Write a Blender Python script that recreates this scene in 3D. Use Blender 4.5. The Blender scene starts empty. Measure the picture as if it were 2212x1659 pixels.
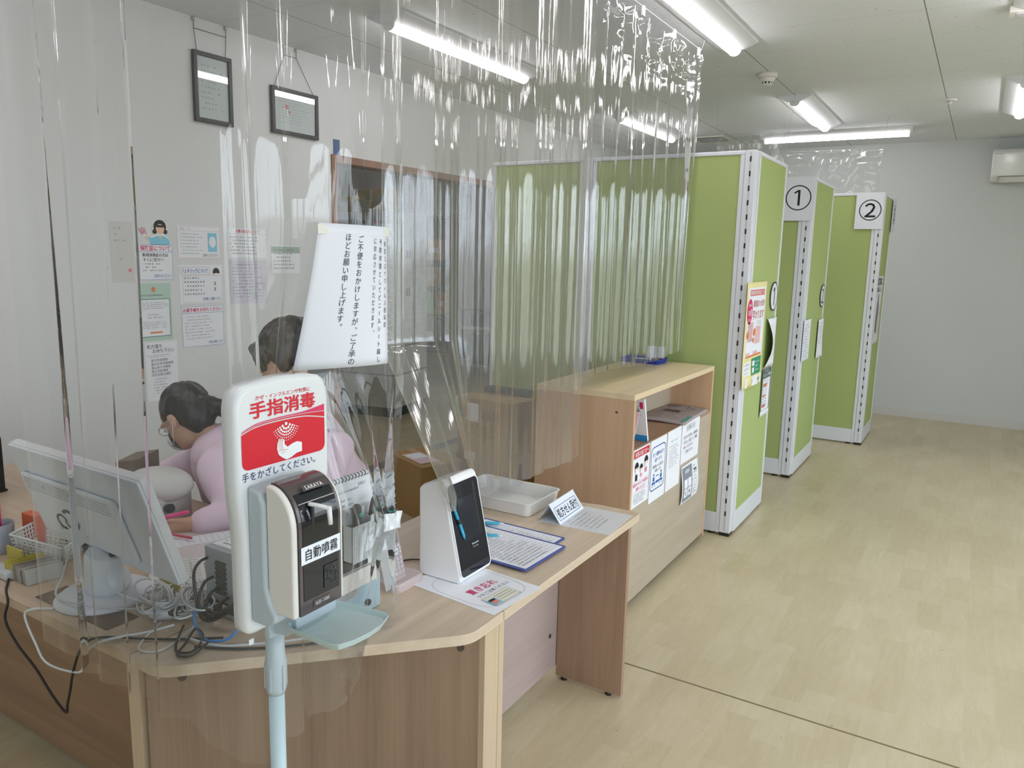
import bpy, bmesh, math, random
from mathutils import Vector, Matrix, noise
R = math.radians
PI = math.pi
sc = bpy.context.scene
COL = sc.collection
rnd = random.Random(7)

# ------------------------------------------------------------------ camera
cam_d = bpy.data.cameras.new('camera'); cam = bpy.data.objects.new('camera', cam_d); COL.objects.link(cam)
yaw, pitch, roll = R(-31.2), R(9.6), R(1.33)
_d = Vector((math.sin(yaw)*math.cos(pitch), math.cos(yaw)*math.cos(pitch), -math.sin(pitch)))
_r = Vector((math.cos(yaw), -math.sin(yaw), 0)); _u = _r.cross(_d)
_r2 = math.cos(roll)*_r + math.sin(roll)*_u; _u2 = -math.sin(roll)*_r + math.cos(roll)*_u
cm = Matrix((_r2, _u2, -_d)).transposed().to_4x4(); cm.translation = Vector((0, 0, 1.56))
cam.matrix_world = cm
cam_d.sensor_fit = 'HORIZONTAL'; cam_d.sensor_width = 36.0; cam_d.lens = 36.0*1655/2212
cam_d.clip_start = 0.03; cam_d.clip_end = 200
sc.camera = cam

# ------------------------------------------------------------------ world, exposure
w = bpy.data.worlds.new('sky'); sc.world = w; w.use_nodes = True
nt = w.node_tree; nt.nodes.clear()
out = nt.nodes.new('ShaderNodeOutputWorld'); bg = nt.nodes.new('ShaderNodeBackground')
tc = nt.nodes.new('ShaderNodeTexCoord'); sp = nt.nodes.new('ShaderNodeSeparateXYZ'); cr = nt.nodes.new('ShaderNodeValToRGB')
mr = nt.nodes.new('ShaderNodeMapRange'); mr.inputs['From Min'].default_value = -0.25; mr.inputs['From Max'].default_value = 0.35
nt.links.new(tc.outputs['Generated'], sp.inputs[0]); nt.links.new(sp.outputs['Z'], mr.inputs['Value']); nt.links.new(mr.outputs[0], cr.inputs[0])
el = cr.color_ramp.elements
el[0].position = 0.0; el[0].color = (0.30, 0.31, 0.30, 1)
el[1].position = 0.38; el[1].color = (0.42, 0.44, 0.44, 1)
e = el.new(0.44); e.color = (0.84, 0.90, 1.0, 1)
e = el.new(1.0); e.color = (0.78, 0.86, 1.0, 1)
nt.links.new(cr.outputs[0], bg.inputs[0]); nt.links.new(bg.outputs[0], out.inputs[0])
bg.inputs[1].default_value = 4.2
sc.view_settings.view_transform = 'Standard'; sc.view_settings.look = 'None'
sc.view_settings.gamma = 1.0; sc.view_settings.use_curve_mapping = False
sc.view_settings.exposure = 0.62
try:
    sc.cycles.max_bounces = 10; sc.cycles.diffuse_bounces = 5; sc.cycles.glossy_bounces = 4
    sc.cycles.transmission_bounces = 6; sc.cycles.transparent_max_bounces = 24
    sc.cycles.caustics_reflective = False; sc.cycles.caustics_refractive = False
    sc.cycles.sample_clamp_indirect = 6.0
    sc.cycles.use_denoising = True
except Exception:
    pass
LED = 13.0      # strength of the ceiling LED bars

# daylight enters by the windows of the right-hand wall and of the front wall: portals for the sky
RX, FY, BY, LX, CZ = 2.3, -1.9, 8.75, -3.64, 2.737
WIN_R = [(-1.1, 0.7), (0.9, 2.8), (3.0, 4.9), (5.1, 6.0)]      # y ranges on the right wall
WIN_F = [(0.8, 2.1)]                             # x ranges on the front wall
WZ0, WZ1 = 0.55, 2.2
def portal(loc, rot, sx, sy):
    l = bpy.data.lights.new('sky_portal', 'AREA'); l.shape = 'RECTANGLE'; l.size = sx; l.size_y = sy
    l.cycles.is_portal = True
    o = bpy.data.objects.new('sky_portal', l); o.location = loc; o.rotation_euler = rot; COL.objects.link(o)
for a, b in WIN_R: portal((RX+.16, (a+b)/2, (WZ0+WZ1)/2), (R(90), 0, R(90)), b-a, WZ1-WZ0)
for a, b in WIN_F: portal(((a+b)/2, FY-.16, (WZ0+WZ1)/2), (R(-90), 0, R(180)), b-a, WZ1-WZ0)

# ------------------------------------------------------------------ object helpers
WM = {}
def reg(o, M=None): WM[o.name] = M if M is not None else Matrix.Identity(4); return o
def tag(o, label=None, cat=None, group=None, kind=None):
    if label: o['label'] = label
    if cat: o['category'] = cat
    if group: o['group'] = group
    if kind: o['kind'] = kind
    return o
def thing(name, label, cat, loc=(0, 0, 0), rz=0.0, group=None):
    o = bpy.data.objects.new(name, None); COL.objects.link(o)
    o.empty_display_size = 0.05
    M = Matrix.Translation(loc) @ Matrix.Rotation(rz, 4, 'Z'); o.matrix_world = M
    reg(o, M); return tag(o, label, cat, group)
def basis(O, U, V):
    U = Vector(U).normalized(); V = Vector(V); N = U.cross(V).normalized(); V = N.cross(U)
    M = Matrix((U, V, N)).transposed().to_4x4(); M.translation = Vector(O); return M

class MB:
    def __init__(s): s.b = bmesh.new(); s.mi = 0
    def _f(s, f, mi=None):
        f.material_index = s.mi if mi is None else mi; return f
    def box(s, lo, hi, mi=None, M=None):
        x0, y0, z0 = lo; x1, y1, z1 = hi
        vs = [Vector(p) for p in ((x0,y0,z0),(x1,y0,z0),(x1,y1,z0),(x0,y1,z0),(x0,y0,z1),(x1,y0,z1),(x1,y1,z1),(x0,y1,z1))]
        if M: vs = [M @ v for v in vs]
        v = [s.b.verts.new(p) for p in vs]
        for q in ((3,2,1,0),(4,5,6,7),(0,1,5,4),(1,2,6,5),(2,3,7,6),(3,0,4,7)): s._f(s.b.faces.new([v[i] for i in q]), mi)
        return s
    def prism(s, pts, n, mi=None, M=None):
        """pts: 3-D outline, extruded by vector n"""
        n = Vector(n); P = [Vector(p) for p in pts]
        if M: n = M.to_3x3() @ n; P = [M @ p for p in P]
        a = [s.b.verts.new(p) for p in P]; b = [s.b.verts.new(p+n) for p in P]
        k = len(a)
        s._f(s.b.faces.new(a[::-1]), mi); s._f(s.b.faces.new(b), mi)
        for i in range(k): s._f(s.b.faces.new((a[i], a[(i+1) % k], b[(i+1) % k], b[i])), mi)
        return s
    def face(s, pts, mi=None):
        s._f(s.b.faces.new([s.b.verts.new(Vector(p)) for p in pts]), mi); return s
    def tube(s, pts, r, n=8, mi=None, cap=True):
        P = [Vector(p) for p in pts]; rs = r if isinstance(r, (list, tuple)) else [r]*len(P)
        rings = []; up = None
        for i, p in enumerate(P):
            t = (P[min(i+1, len(P)-1)] - P[max(i-1, 0)])
            if t.length < 1e-9: t = Vector((0, 0, 1))
            t.normalize()
            if up is None: up = t.orthogonal().normalized()
            else:
                up = up - t*up.dot(t)
                up = up.normalized() if up.length > 1e-6 else t.orthogonal().normalized()
            sd = t.cross(up)
            rings.append([s.b.verts.new(p + (up*math.cos(2*PI*k/n) + sd*math.sin(2*PI*k/n))*rs[i]) for k in range(n)])
        for a, b in zip(rings, rings[1:]):
            for k in range(n): 
                f = s._f(s.b.faces.new((a[k], a[(k+1) % n], b[(k+1) % n], b[k])), mi); f.smooth = True
        if cap: s._f(s.b.faces.new(rings[0][::-1]), mi); s._f(s.b.faces.new(rings[-1]), mi)
        return s
    def lathe(s, prof, c=(0, 0, 0), n=24, mi=None, M=None, cap=True):
        """prof: (r, z) list"""
        rings = []
        for r_, z in prof:
            ring = []
            for k in range(n):
                p = Vector((c[0]+r_*math.cos(2*PI*k/n), c[1]+r_*math.sin(2*PI*k/n), c[2]+z))
                if M: p = M @ p
                ring.append(s.b.verts.new(p))
            rings.append(ring)
        for a, b in zip(rings, rings[1:]):
            for k in range(n):
                f = s._f(s.b.faces.new((a[k], a[(k+1) % n], b[(k+1) % n], b[k])), mi); f.smooth = True
        if cap:
            s._f(s.b.faces.new(rings[0][::-1]), mi); s._f(s.b.faces.new(rings[-1]), mi)
        return s
    def ell(s, c, r, mi=None, M=None, seg=16, rings=10):
        c = Vector(c); r = Vector(r) if not isinstance(r, (int, float)) else Vector((r, r, r))
        T = Matrix.Translation(c) @ (M.to_4x4() if M else Matrix.Identity(4)) @ Matrix.Diagonal((r.x, r.y, r.z, 1))
        res = bmesh.ops.create_uvsphere(s.b, u_segments=seg, v_segments=rings, radius=1, matrix=T)
        for v in res['verts']:
            for f in v.link_faces: f.material_index = s.mi if mi is None else mi; f.smooth = True
        return s
    def cap(s, p0, r0, p1, r1, n=14, mi=None):
        """tapered capsule"""
        p0, p1 = Vector(p0), Vector(p1)
        s.ell(p0, r0, mi, seg=n, rings=8); s.ell(p1, r1, mi, seg=n, rings=8)
        s.tube([p0, p1], [r0, r1], n, mi); return s
    def rrect(s, u0, v0, u1, v1, r, z0, z1, mi=None, k=4, M=None):
        pts = [(p[0], p[1], z0) for p in rr(u0, v0, u1, v1, r, k)]
        return s.prism(pts, (0, 0, z1-z0), mi, M)
    def build(s, name, mats, parent=None, world=True, bevel=0, seg=2, smooth=False, recalc=False, M=None):
        me = bpy.data.meshes.new(name)
        if recalc: bmesh.ops.recalc_face_normals(s.b, faces=s.b.faces)
        if parent is not None and world: s.b.transform(WM[parent.name].inverted())
        s.b.to_mesh(me); s.b.free()
        for m in (mats if isinstance(mats, (list, tuple)) else [mats]): me.materials.append(m)
        if smooth:
            for p in me.polygons: p.use_smooth = True
        o = bpy.data.objects.new(name, me); COL.objects.link(o)
        reg(o, WM[parent.name] if parent is not None else Matrix.Identity(4))
        if parent is not None: o.parent = parent
        if M is not None: o.matrix_world = M; reg(o, M)
        if bevel:
            md = o.modifiers.new('bevel', 'BEVEL'); md.width = bevel; md.segments = seg; md.limit_method = 'ANGLE'; md.angle_limit = R(40)
            md.harden_normals = False
            for p in me.polygons: p.use_smooth = True
            ma = o.modifiers.new('wn', 'WEIGHTED_NORMAL')
        return o
def recentre(o, base=None):
    """give a one-mesh thing its origin at the base of its mesh"""
    me = o.data
    xs = [v.co for v in me.vertices]
    lo = Vector((min(v.x for v in xs), min(v.y for v in xs), min(v.z for v in xs))); hi = Vector((max(v.x for v in xs), max(v.y for v in xs), max(v.z for v in xs)))
    c = Vector(base) if base else Vector(((lo.x+hi.x)/2, (lo.y+hi.y)/2, lo.z))
    me.transform(Matrix.Translation(-c)); o.location = c; reg(o, Matrix.Translation(c)); return o
def rr(u0, v0, u1, v1, r, k=4):
    out = []
    for cx, cy, a in ((u1-r, v0+r, -90), (u1-r, v1-r, 0), (u0+r, v1-r, 90), (u0+r, v0+r, 180)):
        for i in range(k+1):
            t = R(a + 90*i/k); out.append((cx+r*math.cos(t), cy+r*math.sin(t)))
    return out
def spline(pts, n=8):
    P = [Vector(p) for p in pts]; out = []
    for i in range(len(P)-1):
        p0 = P[max(i-1, 0)]; p1 = P[i]; p2 = P[i+1]; p3 = P[min(i+2, len(P)-1)]
        for j in range(n):
            t = j/n
            out.append(0.5*((2*p1) + (p2-p0)*t + (2*p0-5*p1+4*p2-p3)*t*t + (3*p1-p0-3*p2+p3)*t**3))
    out.append(P[-1]); return out
def copy_tree(o, parent=None):
    c = o.copy(); COL.objects.link(c); c.parent = parent; reg(c, WM.get(o.name))
    for ch in list(o.children): copy_tree(ch, c)
    return c

# ------------------------------------------------------------------ materials
MATS = {}
def mat(name, col, rough=.5, metal=0, spec=.5, emit=None, es=1.0, alpha=None, coat=0, sheen=0, sub=0):
    if name in MATS: return MATS[name]
    m = bpy.data.materials.new(name); m.use_nodes = True; b = m.node_tree.nodes['Principled BSDF']
    b.inputs['Base Color'].default_value = (*col, 1); b.inputs['Roughness'].default_value = rough
    b.inputs['Metallic'].default_value = metal; b.inputs['Specular IOR Level'].default_value = spec
    if coat: b.inputs['Coat Weight'].default_value = coat; b.inputs['Coat Roughness'].default_value = .05
    if sheen: b.inputs['Sheen Weight'].default_value = sheen
    if sub: b.inputs['Subsurface Weight'].default_value = sub; b.inputs['Subsurface Radius'].default_value = (.02, .008, .005); b.inputs['Subsurface Scale'].default_value = .5
    if emit: b.inputs['Emission Color'].default_value = (*emit, 1); b.inputs['Emission Strength'].default_value = es
    # a faint procedural unevenness so that nothing is one flat tone
    n = m.node_tree; tcn = n.nodes.new('ShaderNodeTexCoord'); nz = n.nodes.new('ShaderNodeTexNoise'); nz.inputs['Scale'].default_value = 30
    bp = n.nodes.new('ShaderNodeBump'); bp.inputs['Strength'].default_value = .03; bp.inputs['Distance'].default_value = .002
    n.links.new(tcn.outputs['Object'], nz.inputs['Vector']); n.links.new(nz.outputs['Fac'], bp.inputs['Height']); n.links.new(bp.outputs[0], b.inputs['Normal'])
    MATS[name] = m; return m
def N(m, t, **k):
    n = m.node_tree.nodes.new(t)
    for a, v in k.items():
        if a in n.inputs: n.inputs[a].default_value = v
        else: setattr(n, a, v)
    return n
def LK(m, a, b): m.node_tree.links.new(a, b)
def wood(name, c1, c2, axis='z', rough=.42, streak=1.0, spec=.4):
    """laminate wood: grain stretched along one axis"""
    if name in MATS: return MATS[name]
    m = bpy.data.materials.new(name); m.use_nodes = True; b = m.node_tree.nodes['Principled BSDF']
    t = N(m, 'ShaderNodeTexCoord'); mp = N(m, 'ShaderNodeMapping')
    s = {'x': (1.1, 26, 26), 'y': (26, 1.1, 26), 'z': (26, 26, 1.1)}[axis]; mp.inputs['Scale'].default_value = s
    geo = N(m, 'ShaderNodeNewGeometry')
    LK(m, geo.outputs['Position'], mp.inputs[0])
    n1 = N(m, 'ShaderNodeTexNoise', Scale=1.3, Detail=7.0, Roughness=.62, Distortion=.35); LK(m, mp.outputs[0], n1.inputs['Vector'])
    mp2 = N(m, 'ShaderNodeMapping'); mp2.inputs['Scale'].default_value = tuple(v*.16 for v in s); LK(m, geo.outputs['Position'], mp2.inputs[0])
    n2 = N(m, 'ShaderNodeTexNoise', Scale=1.6, Detail=3.0, Roughness=.5, Distortion=1.0); LK(m, mp2.outputs[0], n2.inputs['Vector'])
    mp3 = N(m, 'ShaderNodeMapping'); mp3.inputs['Scale'].default_value = tuple(v*7 if v > 5 else v*3 for v in s); LK(m, geo.outputs['Position'], mp3.inputs[0])
    n3 = N(m, 'ShaderNodeTexNoise', Scale=1.2, Detail=2.0); LK(m, mp3.outputs[0], n3.inputs['Vector'])
    a = N(m, 'ShaderNodeMath', operation='MULTIPLY_ADD'); LK(m, n1.outputs[0], a.inputs[0]); a.inputs[1].default_value = .75*streak; a.inputs[2].default_value = -.37*streak
    a2 = N(m, 'ShaderNodeMath', operation='MULTIPLY_ADD'); LK(m, n2.outputs[0], a2.inputs[0]); a2.inputs[1].default_value = .9; LK(m, a.outputs[0], a2.inputs[2])
    a3 = N(m, 'ShaderNodeMath', operation='MULTIPLY_ADD'); LK(m, n3.outputs[0], a3.inputs[0]); a3.inputs[1].default_value = .35; LK(m, a2.outputs[0], a3.inputs[2])
    r = N(m, 'ShaderNodeValToRGB'); r.color_ramp.elements[0].color = (*c2, 1); r.color_ramp.elements[1].color = (*c1, 1)
    r.color_ramp.elements[0].position = .33; r.color_ramp.elements[1].position = .85
    LK(m, a3.outputs[0], r.inputs[0]); LK(m, r.outputs[0], b.inputs['Base Color'])
    b.inputs['Roughness'].default_value = rough; b.inputs['Specular IOR Level'].default_value = spec
    bp = N(m, 'ShaderNodeBump', Strength=.06, Distance=.002); LK(m, a3.outputs[0], bp.inputs['Height']); LK(m, bp.outputs[0], b.inputs['Normal'])
    MATS[name] = m; return m
def fabric(name, col, scale=900, amt=.12, rough=.9):
    if name in MATS: return MATS[name]
    m = mat(name, col, rough, spec=.2); b = m.node_tree.nodes['Principled BSDF']
    t = N(m, 'ShaderNodeTexCoord'); nz = N(m, 'ShaderNodeTexNoise', Scale=scale, Detail=1.0); LK(m, t.outputs['Object'], nz.inputs['Vector'])
    mx = N(m, 'ShaderNodeMixRGB', blend_type='MULTIPLY'); mx.inputs['Fac'].default_value = 1.0; mx.inputs['Color1'].default_value = (*col, 1)
    r = N(m, 'ShaderNodeValToRGB'); r.color_ramp.elements[0].color = (1-amt*2, 1-amt*2, 1-amt*2, 1); r.color_ramp.elements[1].color = (1, 1, 1, 1)
    LK(m, nz.outputs[0], r.inputs[0]); LK(m, r.outputs[0], mx.inputs['Color2']); LK(m, mx.outputs[0], b.inputs['Base Color'])
    return m
def film(name, haze=.04, gloss=1.0, streak=.5, tint=(.97, .975, .97), rough=.02, sy=1.6, sx=60, dist=.004):
    """thin clear vinyl: see-through, mirror-like at grazing angles, faint milky haze, drawn vertical ripples"""
    m = bpy.data.materials.new(name); m.use_nodes = True; nt = m.node_tree; nt.nodes.clear()
    o = N(m, 'ShaderNodeOutputMaterial'); tr = N(m, 'ShaderNodeBsdfTransparent'); tr.inputs[0].default_value = (*tint, 1)
    gl = N(m, 'ShaderNodeBsdfGlossy', Roughness=rough); gl.inputs[0].default_value = (1, 1, 1, 1)
    uv = N(m, 'ShaderNodeUVMap'); mp = N(m, 'ShaderNodeMapping'); mp.inputs['Scale'].default_value = (sx, sy, 1)
    LK(m, uv.outputs[0], mp.inputs[0])
    nz = N(m, 'ShaderNodeTexNoise', Scale=1.0, Detail=4.0, Roughness=.55); LK(m, mp.outputs[0], nz.inputs['Vector'])
    bp = N(m, 'ShaderNodeBump', Strength=streak, Distance=dist); LK(m, nz.outputs[0], bp.inputs['Height'])
    LK(m, bp.outputs[0], gl.inputs['Normal'])
    fr = N(m, 'ShaderNodeFresnel', IOR=1.5); LK(m, bp.outputs[0], fr.inputs['Normal'])
    mu = N(m, 'ShaderNodeMath', operation='MULTIPLY'); mu.inputs[1].default_value = 1.9*gloss; mu.use_clamp = True; LK(m, fr.outputs[0], mu.inputs[0])
    dg = N(m, 'ShaderNodeBsdfDiffuse'); dg.inputs[0].default_value = (.85, .86, .86, 1)
    tl = N(m, 'ShaderNodeBsdfTranslucent'); tl.inputs[0].default_value = (.85, .86, .86, 1)
    hz = N(m, 'ShaderNodeMixShader'); hz.inputs[0].default_value = .5; LK(m, dg.outputs[0], hz.inputs[1]); LK(m, tl.outputs[0], hz.inputs[2])
    m1 = N(m, 'ShaderNodeMixShader'); m1.inputs[0].default_value = haze; LK(m, tr.outputs[0], m1.inputs[1]); LK(m, hz.outputs[0], m1.inputs[2])
    m2 = N(m, 'ShaderNodeMixShader'); LK(m, mu.outputs[0], m2.inputs[0]); LK(m, m1.outputs[0], m2.inputs[1]); LK(m, gl.outputs[0], m2.inputs[2])
    LK(m, m2.outputs[0], o.inputs[0]); MATS[name] = m; return m

PAPER = mat('white_paper', (.86, .88, .93), .65, spec=.25)
INK = mat('black_ink', (.02, .02, .025), .6, spec=.2)
DINK = mat('grey_ink', (.10, .10, .12), .6, spec=.2)
REDI = mat('red_ink', (.62, .012, .03), .45, spec=.3)
MAGI = mat('magenta_ink', (.70, .03, .16), .45, spec=.3)
PINKI = mat('pink_ink', (.80, .25, .32), .5, spec=.3)
BLUI = mat('blue_ink', (.03, .12, .45), .5, spec=.3)
LBLU = mat('light_blue_ink', (.25, .62, .80), .5, spec=.3)
GRNI = mat('green_ink', (.03, .30, .16), .5, spec=.3)
LGRN = mat('pale_green_ink', (.50, .76, .62), .6, spec=.3)
YELI = mat('yellow_ink', (.90, .78, .22), .5, spec=.3)
ORGI = mat('orange_ink', (.80, .22, .06), .5, spec=.3)
GRYI = mat('mid_grey_ink', (.25, .28, .32), .5, spec=.3)
SKNI = mat('flesh_ink', (.85, .55, .38), .6, spec=.3)
NAVY = mat('navy_ink', (.01, .025, .12), .5, spec=.3)
WHT = mat('white_plastic', (.80, .80, .79), .32, spec=.5)
CRM = mat('cream_plastic', (.78, .76, .71), .35, spec=.5)
BLK = mat('black_plastic', (.018, .018, .02), .35, spec=.5)
DGRY = mat('dark_grey_plastic', (.06, .06, .065), .45)
LGRY = mat('light_grey_plastic', (.55, .57, .60), .4)
STEEL = mat('grey_steel', (.45, .47, .49), .35, metal=.7)
WHTM = mat('white_painted_metal', (.76, .78, .82), .35, spec=.5)

# ------------------------------------------------------------------ print helpers (flat marks on sheets)
CURL = {}
EPS = .0007
_tc = {}
def glyph(ch, bold=0.0):
    bold = bold*.45
    k = (ch, bold)
    if k in _tc: return _tc[k]
    c = bpy.data.curves.new('g', 'FONT'); c.body = ch; c.resolution_u = 2; c.offset = bold; c.align_x = 'CENTER'
    o = bpy.data.objects.new('g', c); COL.objects.link(o)
    dg = bpy.context.evaluated_depsgraph_get(); me = bpy.data.meshes.new_from_object(o.evaluated_get(dg))
    vs = [tuple(v.co) for v in me.vertices]; fs = [tuple(p.vertices) for p in me.polygons]
    bpy.data.meshes.remove(me); bpy.data.objects.remove(o); bpy.data.curves.remove(c)
    _tc[k] = (vs, fs); return _tc[k]
ASCII_W = dict(zip("ijl.,:;'|!", [.3]*10))
def adv(ch):
    if ord(ch) < 256: return ASCII_W.get(ch, .62 if not ch.isupper() else .70)
    return 1.0
class Print:
    """collects flat marks in the (u, v) frame of a sheet and links them as one child mesh"""
    def __init__(s, host, name, m, lift=1): s.h, s.name, s.m, s.b, s.lift = host, name, m, bmesh.new(), lift
    def _poly(s, P):
        try: s.b.faces.new([s.b.verts.new((x, y, 0)) for x, y in P])
        except ValueError: pass
    def rect(s, u0, v0, u1, v1, skew=0): s._poly([(u0, v0), (u1, v0+skew), (u1, v1+skew), (u0, v1)]); return s
    def poly(s, P): s._poly(P); return s
    def disc(s, u, v, r, ry=None, n=24): s._poly([(u+r*math.cos(2*PI*k/n), v+(ry or r)*math.sin(2*PI*k/n)) for k in range(n)]); return s
    def ring(s, u, v, r, t, ry=None, n=36, a0=0, a1=2*PI):
        ry = ry or r
        for k in range(n):
            a, b = a0+(a1-a0)*k/n, a0+(a1-a0)*(k+1)/n
            s._poly([(u+r*math.cos(a), v+ry*math.sin(a)), (u+r*math.cos(b), v+ry*math.sin(b)), (u+(r-t)*math.cos(b), v+(ry-t)*math.sin(b)), (u+(r-t)*math.cos(a), v+(ry-t)*math.sin(a))])
        return s
    def path(s, pts, t, close=False):
        P = [Vector((p[0], p[1])) for p in pts]
        if close: P.append(P[0])
        for a, b in zip(P, P[1:]):
            d = (b-a)
            if d.length < 1e-7: continue
            n = Vector((-d.y, d.x)).normalized()*t/2; e = d.normalized()*t*.3
            s._poly([tuple(a-n-e), tuple(b-n+e), tuple(b+n+e), tuple(a+n-e)])
        return s
    def frame(s, u0, v0, u1, v1, t, r=0):
        if r: return s.path(rr(u0, v0, u1, v1, r, 5), t, True)
        return s.path([(u0, v0), (u1, v0), (u1, v1), (u0, v1)], t, True)
    def char(s, ch, u, v, sx, sy, bold=0, rot=0, italic=0):
        """(u, v) = centre of the glyph cell"""
        if s.name == 'number' and ch in '123': ch = '１２３'[int(ch)-1]
        vs, fs = glyph(ch, bold)
        ca, sa = math.cos(rot), math.sin(rot); nv = []
        for x, y, _ in vs:
            y -= .38
            x += italic*y
            X, Y = (x*ca-y*sa), (x*sa+y*ca)
            nv.append(s.b.verts.new((u+X*sx, v+Y*sy, 0)))
        for f in fs:
            try: s.b.faces.new([nv[i] for i in f])
            except ValueError: pass
    def one(s, u, v, h):
        """numeral one with a flag and no foot"""
        t = h*.13; s._poly([(u-t*.3, v-h/2), (u+t*.8, v-h/2), (u+t*.8, v+h/2), (u-t*.3, v+h/2)])
        s._poly([(u-t*.3, v+h/2), (u-h*.27, v+h*.36), (u-h*.27, v+h*.25), (u-t*.3, v+h*.37)]); return s
    def text(s, t, u0, v0, u1, v1, bold=0, italic=0, rise=0):
        """one horizontal line filling the box exactly"""
        tot = sum(adv(c) for c in t); cw = (u1-u0)/tot; x = u0
        for c in t:
            a = adv(c)
            if c != ' ': s.char(c, x+a*cw/2, (v0+v1)/2 + rise*(x-u0)/(u1-u0), cw*1.0, (v1-v0)*1.05, bold, 0, italic)
            x += a*cw
        return s
    def vtext(s, t, u, v_top, size, pitch=None, sx=1.0, bold=0, lean=0):
        pitch = pitch or size; v = v_top - size/2
        for c in t:
            if c in 'ー―…': s.char(c, u, v, size, size*sx, bold, rot=-PI/2)
            elif c in '、。': s.char(c, u+size*.55, v+size*.5, size*sx, size, bold)
            elif c != ' ': s.char(c, u, v, size*sx, size, bold)
            v -= pitch; u += lean
        return s
    def lines(s, u0, v0, u1, v1, n, h=.5, seed=1, cell=None, ragged=.3):
        """unreadable small print: rows of short strokes"""
        r = random.Random(seed); dv = (v1-v0)/n; cell = cell or dv*.75
        for i in range(n):
            y = v1 - dv*(i+.5); x = u0 + (cell if r.random() < .2 else 0); end = u1 - (u1-u0)*ragged*r.random()
            while x < end - cell:
                w_ = cell*(.45+.4*r.random())
                if r.random() > .1:
                    hh = dv*h*(.6+.4*r.random())/2; s._poly([(x, y-hh), (x+w_, y-hh), (x+w_, y-hh+dv*h*.22), (x, y-hh+dv*h*.22)])
                    s._poly([(x, y+hh*.6), (x+w_, y+hh*.6), (x+w_, y+hh*.6+dv*h*.2), (x, y+hh*.6+dv*h*.2)])
                    if r.random() > .3: s._poly([(x+w_*.4, y-hh), (x+w_*.6, y-hh), (x+w_*.6, y+hh), (x+w_*.4, y+hh)])
                x += cell
        return s
    def done(s, label=None):
        cf = CURL.get(s.h.name)
        if cf:
            bmesh.ops.triangulate(s.b, faces=s.b.faces)
            bmesh.ops.subdivide_edges(s.b, edges=[e_ for e_ in s.b.edges if e_.calc_length() > .03], cuts=3, use_grid_fill=True)
            for v in s.b.verts: v.co.z = cf(v.co.x, v.co.y)
        for v in s.b.verts: v.co.z += EPS*s.lift
        bmesh.ops.recalc_face_normals(s.b, faces=s.b.faces)
        me = bpy.data.meshes.new(s.name); s.b.to_mesh(me); s.b.free(); me.materials.append(s.m)
        o = bpy.data.objects.new(s.name, me); COL.objects.link(o); o.parent = s.h; reg(o, WM[s.h.name])
        if label: o['label'] = label
        return o
def sheet(name, label, cat, O, U, V, w, h, m=None, group=None, curl=None, th=.0005, nu=1, nv=1, parent=None, outline=None):
    """a sheet with lower-left corner O, sides along U (w) and V (h), facing U x V"""
    m = m or PAPER; b = bmesh.new()
    if outline:
        vs = [b.verts.new((x, y, 0)) for x, y in outline]; vb = [b.verts.new((x, y, -th)) for x, y in outline]; k = len(vs)
        b.faces.new(vs); b.faces.new(vb[::-1])
        for i in range(k): b.faces.new((vb[i], vb[(i+1) % k], vs[(i+1) % k], vs[i]))
    else:
        if curl and nu == 1: nu = nv = 16
        g = [[b.verts.new((w*i/nu, h*j/nv, curl(w*i/nu, h*j/nv) if curl else 0)) for i in range(nu+1)] for j in range(nv+1)]
        g2 = [[b.verts.new((v.co.x, v.co.y, v.co.z-th)) for v in row] for row in g]
        for j in range(nv):
            for i in range(nu):
                b.faces.new((g[j][i], g[j][i+1], g[j+1][i+1], g[j+1][i])); b.faces.new((g2[j+1][i], g2[j+1][i+1], g2[j][i+1], g2[j][i]))
        for i in range(nu):
            b.faces.new((g2[0][i], g2[0][i+1], g[0][i+1], g[0][i])); b.faces.new((g[nv][i], g[nv][i+1], g2[nv][i+1], g2[nv][i]))
        for j in range(nv):
            b.faces.new((g[j][0], g[j+1][0], g2[j+1][0], g2[j][0])); b.faces.new((g2[j][nu], g2[j+1][nu], g[j+1][nu], g[j][nu]))
    me = bpy.data.meshes.new(name); b.to_mesh(me); b.free(); me.materials.append(m)
    o = bpy.data.objects.new(name, me); COL.objects.link(o)
    M = basis(O, U, V)
    if parent is not None:
        o.parent = parent; o.matrix_local = WM[parent.name].inverted() @ M
    else: o.matrix_world = M
    reg(o, M)
    if curl:
        CURL[o.name] = curl
        for p in me.polygons: p.use_smooth = True
    if label: tag(o, label, cat, group)
    return o
# =================================================================== SETTING
def struct(o): return tag(o, kind='structure')
# floor: beige vinyl printed with short wood blocks
mf = bpy.data.materials.new('vinyl_floor'); mf.use_nodes = True; fb = mf.node_tree.nodes['Principled BSDF']
g = N(mf, 'ShaderNodeNewGeometry'); mp = N(mf, 'ShaderNodeMapping'); mp.inputs['Rotation'].default_value = (0, 0, R(90)); LK(mf, g.outputs['Position'], mp.inputs[0])
bk = N(mf, 'ShaderNodeTexBrick', offset=.37, squash=1.0); bk.inputs['Scale'].default_value = 1.0
bk.inputs['Brick Width'].default_value = .30; bk.inputs['Row Height'].default_value = .10; bk.inputs['Mortar Size'].default_value = 0.0
bk.inputs['Color1'].default_value = (.0, .0, .0, 1); bk.inputs['Color2'].default_value = (1, 1, 1, 1); bk.inputs['Bias'].default_value = 0
LK(mf, mp.outputs[0], bk.inputs['Vector'])
mp2 = N(mf, 'ShaderNodeMapping'); mp2.inputs['Scale'].default_value = (9, 1.6, 1); LK(mf, g.outputs['Position'], mp2.inputs[0])
n1 = N(mf, 'ShaderNodeTexNoise', Scale=3.0, Detail=8.0, Roughness=.7, Distortion=1.2); LK(mf, mp2.outputs[0], n1.inputs['Vector'])
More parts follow.
